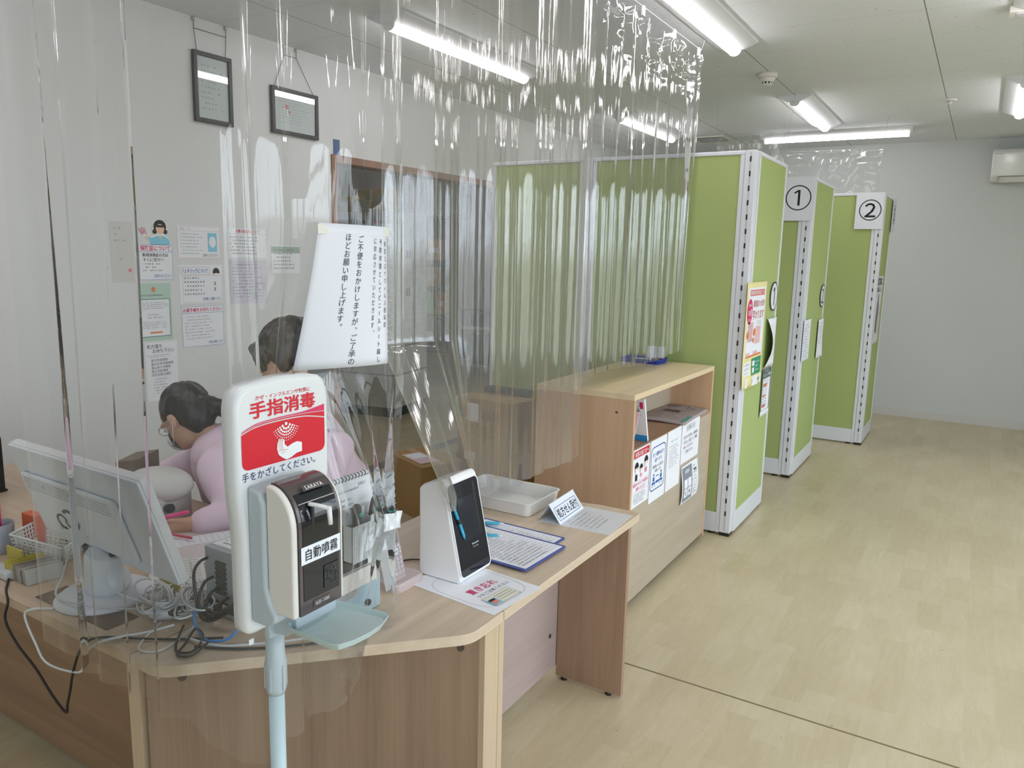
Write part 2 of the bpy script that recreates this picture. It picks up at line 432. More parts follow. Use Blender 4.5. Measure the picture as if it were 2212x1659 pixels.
n2 = N(mf, 'ShaderNodeTexNoise', Scale=1.1, Detail=3.0); LK(mf, g.outputs['Position'], n2.inputs['Vector'])
mx = N(mf, 'ShaderNodeMath', operation='MULTIPLY_ADD'); LK(mf, bk.outputs['Color'], mx.inputs[0]); mx.inputs[1].default_value = .20; mx.inputs[2].default_value = 0.10
mx2 = N(mf, 'ShaderNodeMath', operation='MULTIPLY_ADD'); LK(mf, n1.outputs[0], mx2.inputs[0]); mx2.inputs[1].default_value = .62; LK(mf, mx.outputs[0], mx2.inputs[2])
mx3 = N(mf, 'ShaderNodeMath', operation='MULTIPLY_ADD'); LK(mf, n2.outputs[0], mx3.inputs[0]); mx3.inputs[1].default_value = .45; LK(mf, mx2.outputs[0], mx3.inputs[2])
rp = N(mf, 'ShaderNodeValToRGB'); rp.color_ramp.elements[0].color = (.47, .385, .22, 1); rp.color_ramp.elements[1].color = (.64, .56, .385, 1)
rp.color_ramp.elements[0].position = .38; rp.color_ramp.elements[1].position = .95; LK(mf, mx3.outputs[0], rp.inputs[0])
# dark specks
vz = N(mf, 'ShaderNodeTexNoise', Scale=38.0, Detail=2.0); LK(mf, g.outputs['Position'], vz.inputs['Vector'])
vr = N(mf, 'ShaderNodeValToRGB'); vr.color_ramp.elements[0].position = .755; vr.color_ramp.elements[0].color = (0, 0, 0, 1); vr.color_ramp.elements[1].position = .80; vr.color_ramp.elements[1].color = (1, 1, 1, 1)
LK(mf, vz.outputs[0], vr.inputs[0])
mm = N(mf, 'ShaderNodeMixRGB'); LK(mf, vr.outputs[0], mm.inputs['Fac']); LK(mf, rp.outputs[0], mm.inputs['Color1']); mm.inputs['Color2'].default_value = (.22, .17, .10, 1)
LK(mf, mm.outputs[0], fb.inputs['Base Color'])
rr_ = N(mf, 'ShaderNodeMapRange'); rr_.inputs['To Min'].default_value = .24; rr_.inputs['To Max'].default_value = .42; LK(mf, n2.outputs[0], rr_.inputs[0]); LK(mf, rr_.outputs[0], fb.inputs['Roughness'])
fbp = N(mf, 'ShaderNodeBump', Strength=.05, Distance=.003); LK(mf, n1.outputs[0], fbp.inputs['Height']); LK(mf, fbp.outputs[0], fb.inputs['Normal'])
fb.inputs['Specular IOR Level'].default_value = .42
fl = MB(); fl.box((-7.2, FY-.2, -.05), (RX+.2, 9.6, 0)); struct(fl.build('floor', mf))
m = MB(); m.box((-1.3, 2.602, 0), (RX, 2.609, .0012)); struct(m.build('trim_1', mat('floor_seam', (.22, .17, .09), .6)))
m = MB(); m.box((-3.70, 3.75, 0), (-3.60, 6.0, .006)); struct(m.build('trim_2', mat('sill_strip', (.26, .26, .25), .5)))

# ceiling: pitted mineral-fibre tiles
mc = bpy.data.materials.new('ceiling_tiles'); mc.use_nodes = True; cb = mc.node_tree.nodes['Principled BSDF']
g = N(mc, 'ShaderNodeNewGeometry')
sx_ = N(mc, 'ShaderNodeSeparateXYZ'); LK(mc, g.outputs['Position'], sx_.inputs[0])
def seam(axis, off, per, wd):
    a = N(mc, 'ShaderNodeMath', operation='ADD'); LK(mc, sx_.outputs[axis], a.inputs[0]); a.inputs[1].default_value = -off + per*40 + per/2
    b_ = N(mc, 'ShaderNodeMath', operation='MODULO'); LK(mc, a.outputs[0], b_.inputs[0]); b_.inputs[1].default_value = per
    c_ = N(mc, 'ShaderNodeMath', operation='SUBTRACT'); LK(mc, b_.outputs[0], c_.inputs[0]); c_.inputs[1].default_value = per/2
    d_ = N(mc, 'ShaderNodeMath', operation='ABSOLUTE'); LK(mc, c_.outputs[0], d_.inputs[0])
    e_ = N(mc, 'ShaderNodeMath', operation='LESS_THAN'); LK(mc, d_.outputs[0], e_.inputs[0]); e_.inputs[1].default_value = wd
    return e_
s1 = seam(0, -.365, .935, .0028); s2 = seam(1, 4.27, .467, .0011)
sa = N(mc, 'ShaderNodeMath', operation='MULTIPLY'); LK(mc, s2.outputs[0], sa.inputs[0]); sa.inputs[1].default_value = .55
sm_ = N(mc, 'ShaderNodeMath', operation='MAXIMUM'); LK(mc, s1.outputs[0], sm_.inputs[0]); LK(mc, sa.outputs[0], sm_.inputs[1])
vz = N(mc, 'ShaderNodeTexNoise', Scale=34.0, Detail=3.0, Roughness=.6); LK(mc, g.outputs['Position'], vz.inputs['Vector'])
vr = N(mc, 'ShaderNodeValToRGB'); vr.color_ramp.elements[0].position = .665; vr.color_ramp.elements[0].color = (0, 0, 0, 1); vr.color_ramp.elements[1].position = .70; vr.color_ramp.elements[1].color = (.5, .5, .5, 1)
LK(mc, vz.outputs[0], vr.inputs[0])
mx = N(mc, 'ShaderNodeMath', operation='MAXIMUM'); LK(mc, vr.outputs[0], mx.inputs[0]); LK(mc, sm_.outputs[0], mx.inputs[1])
cm_ = N(mc, 'ShaderNodeMixRGB'); LK(mc, mx.outputs[0], cm_.inputs['Fac']); cm_.inputs['Color1'].default_value = (.82, .85, .89, 1); cm_.inputs['Color2'].default_value = (.30, .31, .30, 1)
LK(mc, cm_.outputs[0], cb.inputs['Base Color']); cb.inputs['Roughness'].default_value = .9; cb.inputs['Specular IOR Level'].default_value = .15
m = MB(); m.box((LX-.12, FY-.2, CZ), (RX+.2, BY+.12, CZ+.1)); struct(m.build('ceiling', mc))

# walls: white wallpaper
mw = mat('white_wallpaper', (.74, .755, .76), .85, spec=.2)
b = mw.node_tree.nodes['Principled BSDF']; nz = [n for n in mw.node_tree.nodes if n.type == 'TEX_NOISE'][0]; nz.inputs['Scale'].default_value = 160
[n for n in mw.node_tree.nodes if n.type == 'BUMP'][0].inputs['Strength'].default_value = .15
D0, D1, DZ = 3.745, 6.0, 2.13       # the wide opening in the left wall
m = MB(); m.box((LX-.12, FY-.2, 0), (LX, D0, CZ)); m.box((LX-.12, D0, DZ), (LX, D1, CZ)); m.box((LX-.12, D1, 0), (LX, BY+.12, CZ))
struct(m.build('wall_left', mw))
m = MB(); m.box((LX, BY, 0), (RX, BY+.12, CZ)); struct(m.build('wall_back', mat('grey_white_wallpaper', (.63, .66, .655), .85, spec=.2)))  # same wallpaper as the other walls, colour darkened in place of dimmer light
def wall_open(fixed, spans, lo, hi, axis, t):
    """wall with window openings; axis 'y' = runs along y at x = fixed"""
    m = MB()
    def bx(a, b_, z0, z1):
        if axis == 'y': m.box((fixed, a, z0), (fixed+t, b_, z1))
        else: m.box((a, fixed, z0), (b_, fixed+t, z1))
    bx(lo, hi, 0, WZ0); bx(lo, hi, WZ1, CZ); x = lo
    for a, b_ in spans: bx(x, a, WZ0, WZ1); x = b_
    bx(x, hi, WZ0, WZ1); return m
struct(wall_open(RX, WIN_R, FY-.2, BY+.12, 'y', .14).build('wall_right', mw))
struct(wall_open(FY-.14, WIN_F, LX, RX, 'x', .14).build('wall_front', mw))
alu = mat('aluminium_frame', (.55, .56, .57), .35, metal=.6)
mg = bpy.data.materials.new('window_glass'); mg.use_nodes = True; q = mg.node_tree; q.nodes.clear()
oo = N(mg, 'ShaderNodeOutputMaterial'); tt = N(mg, 'ShaderNodeBsdfTransparent'); tt.inputs[0].default_value = (.94, .96, .95, 1); gg = N(mg, 'ShaderNodeBsdfGlossy', Roughness=.02); mi_ = N(mg, 'ShaderNodeMixShader'); mi_.inputs[0].default_value = .06
LK(mg, tt.outputs[0], mi_.inputs[1]); LK(mg, gg.outputs[0], mi_.inputs[2]); LK(mg, mi_.outputs[0], oo.inputs[0])
wn = 0
for k, (a, b_) in enumerate(WIN_R):
    wn += 1; m = MB(); f = .035; x0, x1 = RX+.03, RX+.08
    for y0, y1, z0, z1 in ((a, a+f, WZ0, WZ1), (b_-f, b_, WZ0, WZ1), (a, b_, WZ0, WZ0+f), (a, b_, WZ1-f, WZ1), ((a+b_)/2-.02, (a+b_)/2+.02, WZ0, WZ1)):
        m.box((x0, y0, z0), (x1, y1, z1))
    wf = struct(m.build('window_%d' % wn, alu)); m = MB(); m.box((RX+.052, a, WZ0), (RX+.056, b_, WZ1)); m.build('glass_pane', mg, wf)
for k, (a, b_) in enumerate(WIN_F):
    wn += 1; m = MB(); f = .035; x0, x1 = FY-.08, FY-.03
    for y0, y1, z0, z1 in ((a, a+f, WZ0, WZ1), (b_-f, b_, WZ0, WZ1), (a, b_, WZ0, WZ0+f), (a, b_, WZ1-f, WZ1), ((a+b_)/2-.02, (a+b_)/2+.02, WZ0, WZ1)):
        m.box((y0, x0, z0), (y1, x1, z1))
    wf = struct(m.build('window_%d' % wn, alu)); m = MB(); m.box((a, FY-.056, WZ0), (b_, FY-.052, WZ1)); m.build('glass_pane', mg, wf)
bb = mat('baseboard_white', (.62, .62, .60), .5)
m = MB(); m.box((LX, BY-.012, 0), (RX, BY, .075)); struct(m.build('baseboard_back', bb))
m = MB(); m.box((LX, FY, 0), (LX+.012, D0-.05, .075)); struct(m.build('baseboard_left', bb))
# door casing of the opening
cas = wood('brown_casing', (.36, .20, .12), (.22, .115, .07), 'z')
m = MB(); m.box((LX-.135, D0-.035, 0), (LX+.012, D0+.012, DZ+.035)); m.box((LX-.135, D0+.012, DZ-.012), (LX+.012, D1-.012, DZ+.035)); m.box((LX-.135, D1-.012, 0), (LX+.012, D1+.035, DZ+.035))
struct(m.build('trim_3', cas, bevel=.003))
# back room beyond the opening
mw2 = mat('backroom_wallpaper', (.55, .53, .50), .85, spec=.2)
m = MB(); m.box((-7.2, 2.9, 0), (-7.1, 9.6, 2.6)); struct(m.build('wall_backroom_left', mw2))
m = MB(); m.box((-7.1, 9.5, 0), (LX-.12, 9.6, 2.6)); struct(m.build('wall_backroom_back', mw2))
m = MB(); m.box((-7.1, 2.8, 0), (LX-.12, 2.9, 2.6)); struct(m.build('wall_backroom_front', mw2))
m = MB(); m.box((-7.2, 2.8, 2.6), (LX-.12, 9.6, 2.68)); struct(m.build('ceiling_backroom', mc))

# =================================================================== CEILING THINGS
led = mat('led_bar_light', (1, 1, 1), .4, emit=(1.0, .955, .985), es=LED)
def light(cx, cy, L, along, label, z=CZ):
    t = thing('ceiling_light', label, 'ceiling light', (cx, cy, z), 0 if along == 'y' else R(90), 'white LED batten lights on the ceiling')
    M = WM[t.name]; h = L/2; m = MB()
    # shallow trapezoid housing
    prof = [(-.118, 0), (-.118, -.012), (-.045, -.045), (.045, -.045), (.118, -.012), (.118, 0)]
    m.prism([(x, -h, z_) for x, z_ in prof], (0, L, 0)); m.build('housing', WHTM, t, world=False, bevel=.002)
    m = MB(); pr = [(.034*math.cos(a), -.045-.030*math.sin(a)) for a in [PI*i/10 for i in range(11)]]
    m.prism([(x, -h+.03, z_) for x, z_ in pr][::-1], (0, L-.06, 0)); m.build('light_bar', led, t, world=False)
    for s in (-1, 1):
        m = MB(); y0, y1 = (-h+.022, -h+.03) if s < 0 else (h-.03, h-.022)
        pr = [(.036*math.cos(a), -.045-.032*math.sin(a)) for a in [PI*i/10 for i in range(11)]]
        m.prism([(x, y0, z_) for x, z_ in pr][::-1], (0, y1-y0, 0)); m.build('end_cap', WHT, t, world=False)
    return t
light(-1.30, 3.80, 1.30, 'y', 'LED batten light cut by the top edge, beside the smoke detector')
light(-1.30, 6.62, 1.30, 'y', 'LED batten light between the smoke detector and the crosswise batten')
light(-1.31, 7.78, 1.30, 'x', 'LED batten light mounted crosswise above the numbered booths')
light(.10, 6.58, 1.25, 'y', 'LED batten light cut by the right edge, above the air conditioner')
light(-2.70, 3.85, 1.40, 'y', 'LED batten light seen through the clear curtain, large and bright over the desk')
light(-2.72, 6.75, 1.30, 'y', 'LED batten light seen small through the curtain, just above the green screens')
for x, y in ((-1.3, .9), (-2.7, .9), (.1, 3.8), (.1, .9), (1.5, 3.8)):  # unseen battens, added to brighten the room from outside the view
    light(x, y, 1.30, 'y', 'LED batten light '+{(-1.3, .9): 'above the corner of the counter, beyond the top edge', (-2.7, .9): 'above the two persons, beyond the top edge', (.1, 3.8): 'right of the one beside the smoke detector, beyond the top edge', (.1, .9): 'nearest the front wall on the floor side, out of view', (1.5, 3.8): 'nearest the windows, beyond the right edge'}[(x, y)])
light(-5.2, 6.3, 1.2, 'y', 'LED batten light in the back room behind the opening', 2.6)  # unseen batten, added to light the back room

t = thing('smoke_detector', 'round white smoke detector on the ceiling between two light battens', 'smoke detector', (-1.318, 5.24, CZ))
m = MB(); m.lathe([(.062, 0), (.062, -.022), (.055, -.028), (.05, -.028)], n=28); m.build('base', CRM, t, world=False)
m = MB(); m.lathe([(.05, -.028), (.046, -.04), (.036, -.05), (.036, -.054)], n=28); m.build('body', CRM, t, world=False)
m = MB(); m.lathe([(.033, -.054), (.033, -.066)], n=24); m.build('sensor_chamber', mat('detector_slots', (.05, .05, .05), .6), t, world=False)
m = MB()
for k in range(10):
    a = 2*PI*k/10; M_ = Matrix.Rotation(a, 4, 'Z'); m.box((.031, -.0045, -.067), (.0355, .0045, -.054), M=M_)
m.lathe([(.035, -.066), (.030, -.074), (.012, -.076)], n=24); m.build('grille', CRM, t, world=False)
t = thing('ceiling_sensor', 'small flat white ceiling disc near the right end of the ceiling', 'sensor', (-.347, 6.6, CZ))
m = MB(); m.lathe([(.045, 0), (.045, -.006), (.04, -.01)], n=24); m.build('disc', CRM, t, world=False)
m = MB(); m.lathe([(.018, -.01), (.014, -.03), (.006, -.034)], n=16); m.build('nozzle', LGRY, t, world=False)
t = thing('ceiling_speaker', 'small white box on the ceiling at the top right corner', 'ceiling fitting', (.03, 4.42, CZ))
m = MB(); m.box((-.06, -.06, -.035), (.06, .06, 0)); m.build('body', CRM, t, world=False, bevel=.004)
m = MB(); m.box((-.03, -.03, -.037), (.03, .03, -.035)); m.build('grille', LGRY, t, world=False)
t = thing('ceiling_vent', 'dark slotted vent in the ceiling above the green screens', 'vent', (-2.45, 7.75, CZ))
m = MB(); m.box((-.17, -.17, -.012), (.17, .17, 0)); m.build('frame', CRM, t, world=False, bevel=.003)
m = MB(); m.box((-.13, -.13, -.016), (.13, .13, -.012)); m.build('slots', DGRY, t, world=False)
m = MB()
for k in range(7): m.box((-.13, -.12+k*.036, -.02), (.13, -.105+k*.036, -.014))
m.build('grille', LGRY, t, world=False)

# air conditioner on the back wall
t = thing('air_conditioner', 'white wall mounted air conditioner cut by the right edge', 'air conditioner', (.38, BY, 2.33))
m = MB(); pr = [(0, 0), (-.17, 0), (-.215, .045), (-.22, .25), (-.19, .285), (0, .285)]
m.prism([(-.43, y, z) for y, z in pr], (.86, 0, 0)); m.build('casing', mat('glossy_white_casing', (.80, .81, .80), .12), t, world=False, bevel=.012, seg=3, recalc=True)
m = MB(); m.prism([(-.36, y, z) for y, z in ((-.165, -.004), (-.212, .038), (-.218, .032), (-.172, -.010))], (.72, 0, 0)); m.build('louver', WHT, t, world=False, recalc=True)
m = MB(); m.box((-.365, -.219, .036), (.365, -.2175, .040)); m.box((-.365, -.219, .005), (-.362, -.2, .04)); m.build('louver_gap', DGRY, t, world=False)
m = MB(); m.box((-.37, -.16, .285), (.37, -.03, .292)); m.build('top_grille', LGRY, t, world=False)
lg = sheet('logo', None, None, (.38-.41, BY-.2205, 2.33+.235), (1, 0, 0), (0, 0, 1), .07, .018, mat('logo_base', (.8, .81, .8), .2), parent=t)
Print(lg, 'logo_text', DINK).text('Panasonic', .002, .002, .065, .015, bold=.02).done()

# =================================================================== GREEN SCREENS
gfab = fabric('green_screen_fabric', (.42, .51, .20), 700, .06)
frm = mat('screen_frame_white', (.74, .76, .82), .35)
SH = 2.13
def screen(x0, y0, x1, y1, label, slot=None, th=.052, z0=.014, foot=True):
    """free-standing office screen from (x0,y0) to (x1,y1) (its centre line)"""
    v = Vector((x1-x0, y1-y0, 0)); L = v.length; ang = math.atan2(v.y, v.x)
    t = thing('screen_panel', label, 'partition screen', (x0, y0, 0), ang, 'green fabric screens with white frames')
    h = th/2; c = .024
    m = MB(); m.box((c, -h+.006, .13), (L-c, h-.006, SH-.022)); m.build('fabric', gfab, t, world=False)
    m = MB(); m.box((0, -h, SH-.022), (L, h, SH)); m.build('top_rail', frm, t, world=False, bevel=.004)
    m = MB(); m.box((c, -h, z0), (L-c, h, .13)); m.build('bottom_rail', frm, t, world=False, bevel=.003)
    for a, b_ in ((0, c), (L-c, L)):
        m = MB(); m.box((a, -h, z0), (b_, h, SH-.022)); m.build('post', frm, t, world=False, bevel=.003)
    for a in (.05, L-.05):
        m = MB(); m.lathe([(.020, 0), (.020, .008), (.008, .009), (.008, z0)], (a, 0, 0), 12); m.build('foot', BLK, t, world=False)
    return t
def slotpost(x, y, label):
    """square corner post with a dark slotted channel down the face towards the counter"""
    t = thing('corner_post', label, 'post', (x, y, 0), 0, 'white slotted corner posts')
    m = MB(); m.box((-.030, -.030, .02), (.030, .030, SH)); m.build('post', frm, t, world=False, bevel=.003)
    m = MB(); m.box((-.004, -.0306, .03), (.004, -.0296, SH-.01)); m.build('channel', LGRY, t, world=False)
    m = MB()
    for k in range(27):
        z = .12 + k*.075; m.box((-.0045, -.0312, z), (.0045, -.0304, z+.028))
    m.build('slots', BLK, t, world=False)
    m = MB(); m.box((-.028, -.028, 0), (.028, .028, .02)); m.build('foot', BLK, t, world=False)
    return t
screen(-2.73, 4.24, -2.09, 4.24, 'left part of the wide green screen behind the cardboard boxes')
screen(-2.03, 4.24, -1.144, 4.24, 'green screen right behind the wooden shelf unit')
m = MB(); m.box((-2.088, 4.212, .02), (-2.032, 4.268, SH)); o = m.build('joint_post', frm, bevel=.003)
tag(recentre(o), 'plain white post joining the two wide green screens', 'post')
slotpost(-1.113, 4.24, 'white slotted post at the near corner of the screen with the yellow poster')
screen(-1.104, 4.272, -1.104, 4.93, 'narrow green screen end carrying the yellow poster and the first number')
screen(-2.3, 5.69, -1.116, 5.69, 'green screen hanging the number one sign, between booths one and two')
slotpost(-1.085, 5.69, 'white slotted post at the near corner of the screen with number two on its side')
screen(-1.076, 5.722, -1.076, 6.45, 'narrow green screen end with two white notices and the number two disc')
screen(-2.3, 7.12, -.816, 7.12, 'furthest green screen carrying the hanging number two sign')
slotpost(-.785, 7.12, 'white slotted post at the near corner of the furthest screen')
screen(-.783, 7.152, -.783, 7.74, 'furthest narrow green screen end carrying a picture poster')

SIGN = mat('sign_plate_white', (.78, .80, .88), .4)
def numsign(x0, y, z0, d, label, w=.213, h=.297, U=(1, 0, 0)):
    o = sheet('number_sign', label, 'sign', (x0, y, z0), U, (0, 0, 1), w, h, SIGN, 'hanging number signs on the screens', th=.003)
    p = Print(o, 'number', INK); p.ring(w*.53, h*.52, .085, .0075, n=48); (p.one(w*.53, h*.52, .105) if d == '1' else p.char(d, w*.53, h*.52, .15, .15, bold=.03)); p.done()
    return o
numsign(-1.262, 5.650, 1.835, '1', 'white plate with circled number one hanging on the middle screen')
numsign(-.975, 7.082, 1.835, '2', 'white plate with circled number two hanging on the furthest screen')
numsign(-.745, 7.66, 1.835, '3', 'white plate seen almost edge-on at the far end of the last screen', U=(0, 1, 0))
def numdisc(x, y, z, d, label):
    o = sheet('number_disc', label, 'sign', (x, y-.088, z-.088), (0, 1, 0), (0, 0, 1), .176, .176, mat('disc_white', (.82, .84, .88), .4), 'round number discs on the screen ends',
              outline=[(.088+.088*math.cos(2*PI*k/40), .088+.088*math.sin(2*PI*k/40)) for k in range(40)])
    p = Print(o, 'number', INK); p.ring(.088, .088, .088, .008, n=40); (p.one(.088, .088, .11) if d == '1' else p.char(d, .088, .088, .15, .15, bold=.01)); p.done(); return o
numdisc(-1.0755, 4.825, 1.345, '1', 'round number one disc on the near screen end beside the yellow poster')
numdisc(-1.0475, 6.33, 1.30, '2', 'round number two disc on the second screen end')
# =================================================================== COUNTERS
TZ = .673
wtop_y = wood('counter_top_wood', (.70, .57, .43), (.55, .43, .31), 'y', .35)
wtop_x = wood('counter_top_wood_left', (.62, .48, .34), (.46, .34, .23), 'x', .35)
wfront = wood('panel_wood_vertical', (.40, .265, .18), (.27, .17, .115), 'z', .45)
wfront_h = wood('panel_wood_horizontal', (.38, .245, .15), (.27, .165, .10), 'x', .45)
wback = wood('modesty_wood', (.50, .395, .37), (.40, .31, .285), 'y', .45)
wpale = wood('pale_wood_y', (.53, .45, .35), (.43, .355, .265), 'y', .4)
wedge = wood('edge_band_wood', (.64, .50, .35), (.52, .38, .25), 'z', .45)
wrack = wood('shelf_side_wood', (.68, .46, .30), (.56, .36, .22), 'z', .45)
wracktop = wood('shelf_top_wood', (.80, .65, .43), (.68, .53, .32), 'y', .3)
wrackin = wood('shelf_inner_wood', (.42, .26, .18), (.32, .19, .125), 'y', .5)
def hole(m, c, ax, r=.008, d=.003):
    """screw recess: dark disc"""
    M_ = Matrix.Translation(c) @ (Matrix.Rotation(R(90), 4, ax) if ax else Matrix.Identity(4)); m.lathe([(r, -d/2), (r, d/2)], n=16, M=M_); return m
HOLE = mat('screw_cap_dark', (.06, .035, .025), .4)
def arc(c, r, a0, a1, k=6): return [(c[0]+r*math.cos(R(a0+(a1-a0)*i/k)), c[1]+r*math.sin(R(a0+(a1-a0)*i/k))) for i in range(k+1)]
# right counter
t = thing('reception_counter', 'low wooden counter section holding the white card reader and the tray', 'counter', (-1.25, 2.0, 0))
m = MB(); o_ = [(-.942, 1.545), (-.942, 2.44)] + [(-.96, 2.455), (-1.10, 2.452)] + [(-1.2, 2.43), (-1.56, 2.40), (-1.56, 1.545)]
m.prism([(x, y, TZ-.027) for x, y in o_], (0, 0, .027)); m.build('counter_top', wtop_y, t, bevel=.002)
m = MB(); m.box((-1.21, 2.362, .012), (-.948, 2.384, TZ-.027)); m.build('end_panel', wfront, t, bevel=.001)
m = MB(); m.box((-1.235, 1.56, .05), (-1.213, 2.384, TZ-.027)); m.build('modesty_panel', wback, t, bevel=.001)
m = MB(); m.box((-1.45, 1.535, .012), (-.950, 1.558, TZ-.027)); m.build('end_panel', wedge, t, bevel=.001)
m = MB(); hole(m, (-1.212, 2.31, .19), 'Y'); hole(m, (-1.212, 2.31, .60), 'Y'); hole(m, (-1.02, 2.361, .615), 'X'); m.build('screw_cap', HOLE, t)
for x, y in ((-1.0, 2.373), (-1.18, 2.373), (-1.0, 1.546), (-1.4, 1.546)):
    m = MB(); m.lathe([(.012, 0), (.012, .012)], (x, y, 0), 12); m.build('foot', BLK, t)
# corner counter with the diagonal front
t = thing('corner_counter', 'wooden corner counter section with a diagonal front behind the hand sanitizer', 'counter', (-1.4, 1.2, 0))
o_ = [(-1.515, .905)] + arc((-1.452, .985), .08, -90, -48, 5) + arc((-1.022, 1.432), .08, -48, 0, 6) + [(-.942, 1.542), (-1.515, 1.542)]
m = MB(); m.prism([(x, y, TZ-.027) for x, y in o_], (0, 0, .027)); m.build('counter_top', wtop_y, t, bevel=.002)
def vpanel(m, a, b_, th, z0, z1):
    a = Vector((a[0], a[1], 0)); b_ = Vector((b_[0], b_[1], 0)); n = Vector((-(b_-a).y, (b_-a).x, 0)).normalized()*th
    m.prism([(a.x, a.y, z0), (b_.x, b_.y, z0), (b_.x+n.x, b_.y+n.y, z0), (a.x+n.x, a.y+n.y, z0)], (0, 0, z1-z0)); return m
m = MB(); vpanel(m, (-1.497, .927), (-.962, 1.475), .02, .012, TZ-.027); m.build('front_panel', wood('panel_wood_brown', (.29, .195, .125), (.19, .12, .075), 'z', .45), t, bevel=.001, recalc=True)
m = MB(); m.box((-.980, 1.47, .012), (-.950, 1.533, TZ-.027)); m.build('end_panel', wedge, t, bevel=.001)
m = MB()
nrm = Vector((.715, -.698, 0)).normalized(); q = Vector((0, 0, 1)).rotation_difference(nrm).to_matrix().to_4x4()
for f_ in (.10, .93):
    p = Vector((-1.497+.535*f_, .927+.548*f_, .605)); m.lathe([(.009, -.001), (.009, .0015)], n=16, M=Matrix.Translation(p+nrm*.0005) @ q)
m.build('screw_cap', HOLE, t)
for x, y in ((-1.45, 1.02), (-1.03, 1.45)):
    m = MB(); m.lathe([(.012, 0), (.012, .012)], (x, y, 0), 12); m.build('foot', BLK, t)
# left counter
t = thing('reception_counter', 'wooden counter section at the left edge under the monitor', 'counter', (-2.4, 1.2, 0))
m = MB(); m.prism([(x, y, TZ-.027) for x, y in [(-3.3, .905), (-1.518, .905), (-1.518, 1.50), (-1.56, 1.60), (-1.75, 1.66), (-3.3, 1.66)]], (0, 0, .027)); m.build('counter_top', wtop_x, t, bevel=.002)
m = MB(); m.box((-3.28, 1.115, .03), (-1.565, 1.137, TZ-.027)); m.build('front_panel', wfront_h, t, bevel=.001)
m = MB(); m.box((-1.563, .925, .012), (-1.520, 1.48, TZ-.027)); m.build('end_panel', wedge, t, bevel=.001)
m = MB(); m.box((-3.30, .925, .012), (-3.28, 1.6, TZ-.027)); m.build('end_panel', wedge, t, bevel=.001)
for x, y in ((-1.54, .97), (-1.54, 1.4), (-3.29, 1.0), (-3.29, 1.5)):
    m = MB(); m.lathe([(.012, 0), (.012, .012)], (x, y, 0), 12); m.build('foot', BLK, t)

# =================================================================== SHELF UNIT with notices
t = thing('shelf_unit', 'tall wooden shelf unit with an open niche, beside the green screens', 'shelf unit', (-1.44, 3.56, 0))
SX0, SX1, SY0, SY1, SZ = -1.684, -1.207, 3.0, 4.13, .984
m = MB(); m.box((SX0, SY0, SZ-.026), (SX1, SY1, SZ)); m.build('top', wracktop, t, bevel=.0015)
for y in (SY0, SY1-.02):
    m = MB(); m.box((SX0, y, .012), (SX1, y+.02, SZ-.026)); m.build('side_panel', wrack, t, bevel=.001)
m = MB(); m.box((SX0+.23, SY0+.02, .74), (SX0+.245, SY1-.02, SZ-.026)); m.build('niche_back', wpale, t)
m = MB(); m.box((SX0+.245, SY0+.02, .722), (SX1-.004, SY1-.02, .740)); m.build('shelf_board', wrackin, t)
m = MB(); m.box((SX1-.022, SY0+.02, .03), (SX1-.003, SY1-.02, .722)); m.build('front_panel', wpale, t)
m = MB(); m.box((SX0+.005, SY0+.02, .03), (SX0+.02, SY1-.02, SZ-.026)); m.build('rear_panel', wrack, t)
m = MB(); m.box((SX0+.03, SY0+.03, .0), (SX1-.03, SY1-.03, .03)); m.build('plinth', DGRY, t)
m = MB(); hole(m, (SX1-.08, SY0-.0002, .90), 'X', .006); hole(m, (SX1-.09, SY1-.0202, .93), 'X', .007); m.build('screw_cap', mat('screw_cap_brown', (.17, .10, .06), .4), t)

# notices on the shelf front (facing +x)
SF = SX1-.0025
def front_sheet(y0, y1, z0, z1, label, **k):
    return sheet('notice', label, 'notice', (SF+.0012, y0, z0), (0, 1, 0), (0, 0, 1), y1-y0, z1-z0, group='notices taped to the front of the shelf unit', **k)
o = front_sheet(3.018, 3.218, .470, .735, 'notice with red banner and three masked cartoon faces on the shelf front')
w_, h_ = .2, .265
Print(o, 'banner', REDI).rect(.01, .225, .19, .258).done()
Print(o, 'banner_text', PAPER, 2).text('来局の皆さまへ', .02, .229, .18, .254, bold=.02).done()
p = Print(o, 'faces', SKNI, 1)
for u, v, s in ((.045, .175, 1), (.1, .165, .8), (.155, .185, 1)): p.disc(u, v, .021*s, .024*s)
p.done()
p = Print(o, 'hair', INK, 2)
for u, v, s in ((.045, .175, 1), (.1, .165, .8), (.155, .185, 1)): p.poly([(u+.023*s*math.cos(R(a)), v+.006*s+.025*s*math.sin(R(a))) for a in range(0, 181, 15)])
p.rect(.033, .122, .057, .150); p.done()
p = Print(o, 'masks', PAPER, 3)
for u, v, s in ((.045, .175, 1), (.1, .165, .8), (.155, .185, 1)): p.disc(u, v-.011*s, .015*s, .012*s)
p.done()
Print(o, 'clothes', PINKI, 2).rect(.09, .130, .11, .145).rect(.142, .140, .168, .160).done()
Print(o, 'message', MAGI).text('薬局内ではマスクの着用を', .012, .095, .188, .112, bold=.01).text('お願いいたします', .045, .072, .155, .09, bold=.01).frame(.008, .067, .192, .117, .0007).done()
Print(o, 'small_print', DINK).lines(.02, .012, .18, .06, 5, seed=3).done()
o = front_sheet(3.226, 3.434, .438, .736, 'notice with a blue rounded outline and a seat spacing picture on the shelf front')
Print(o, 'outline', BLUI).frame(.012, .055, .194, .262, .005, .028).done()
Print(o, 'message', BLUI).text('ひとつ間隔をあけて', .03, .215, .178, .236, bold=.015).done(); Print(o, 'message', BLUI).text('お座りください', .055, .188, .155, .208, bold=.015).done()
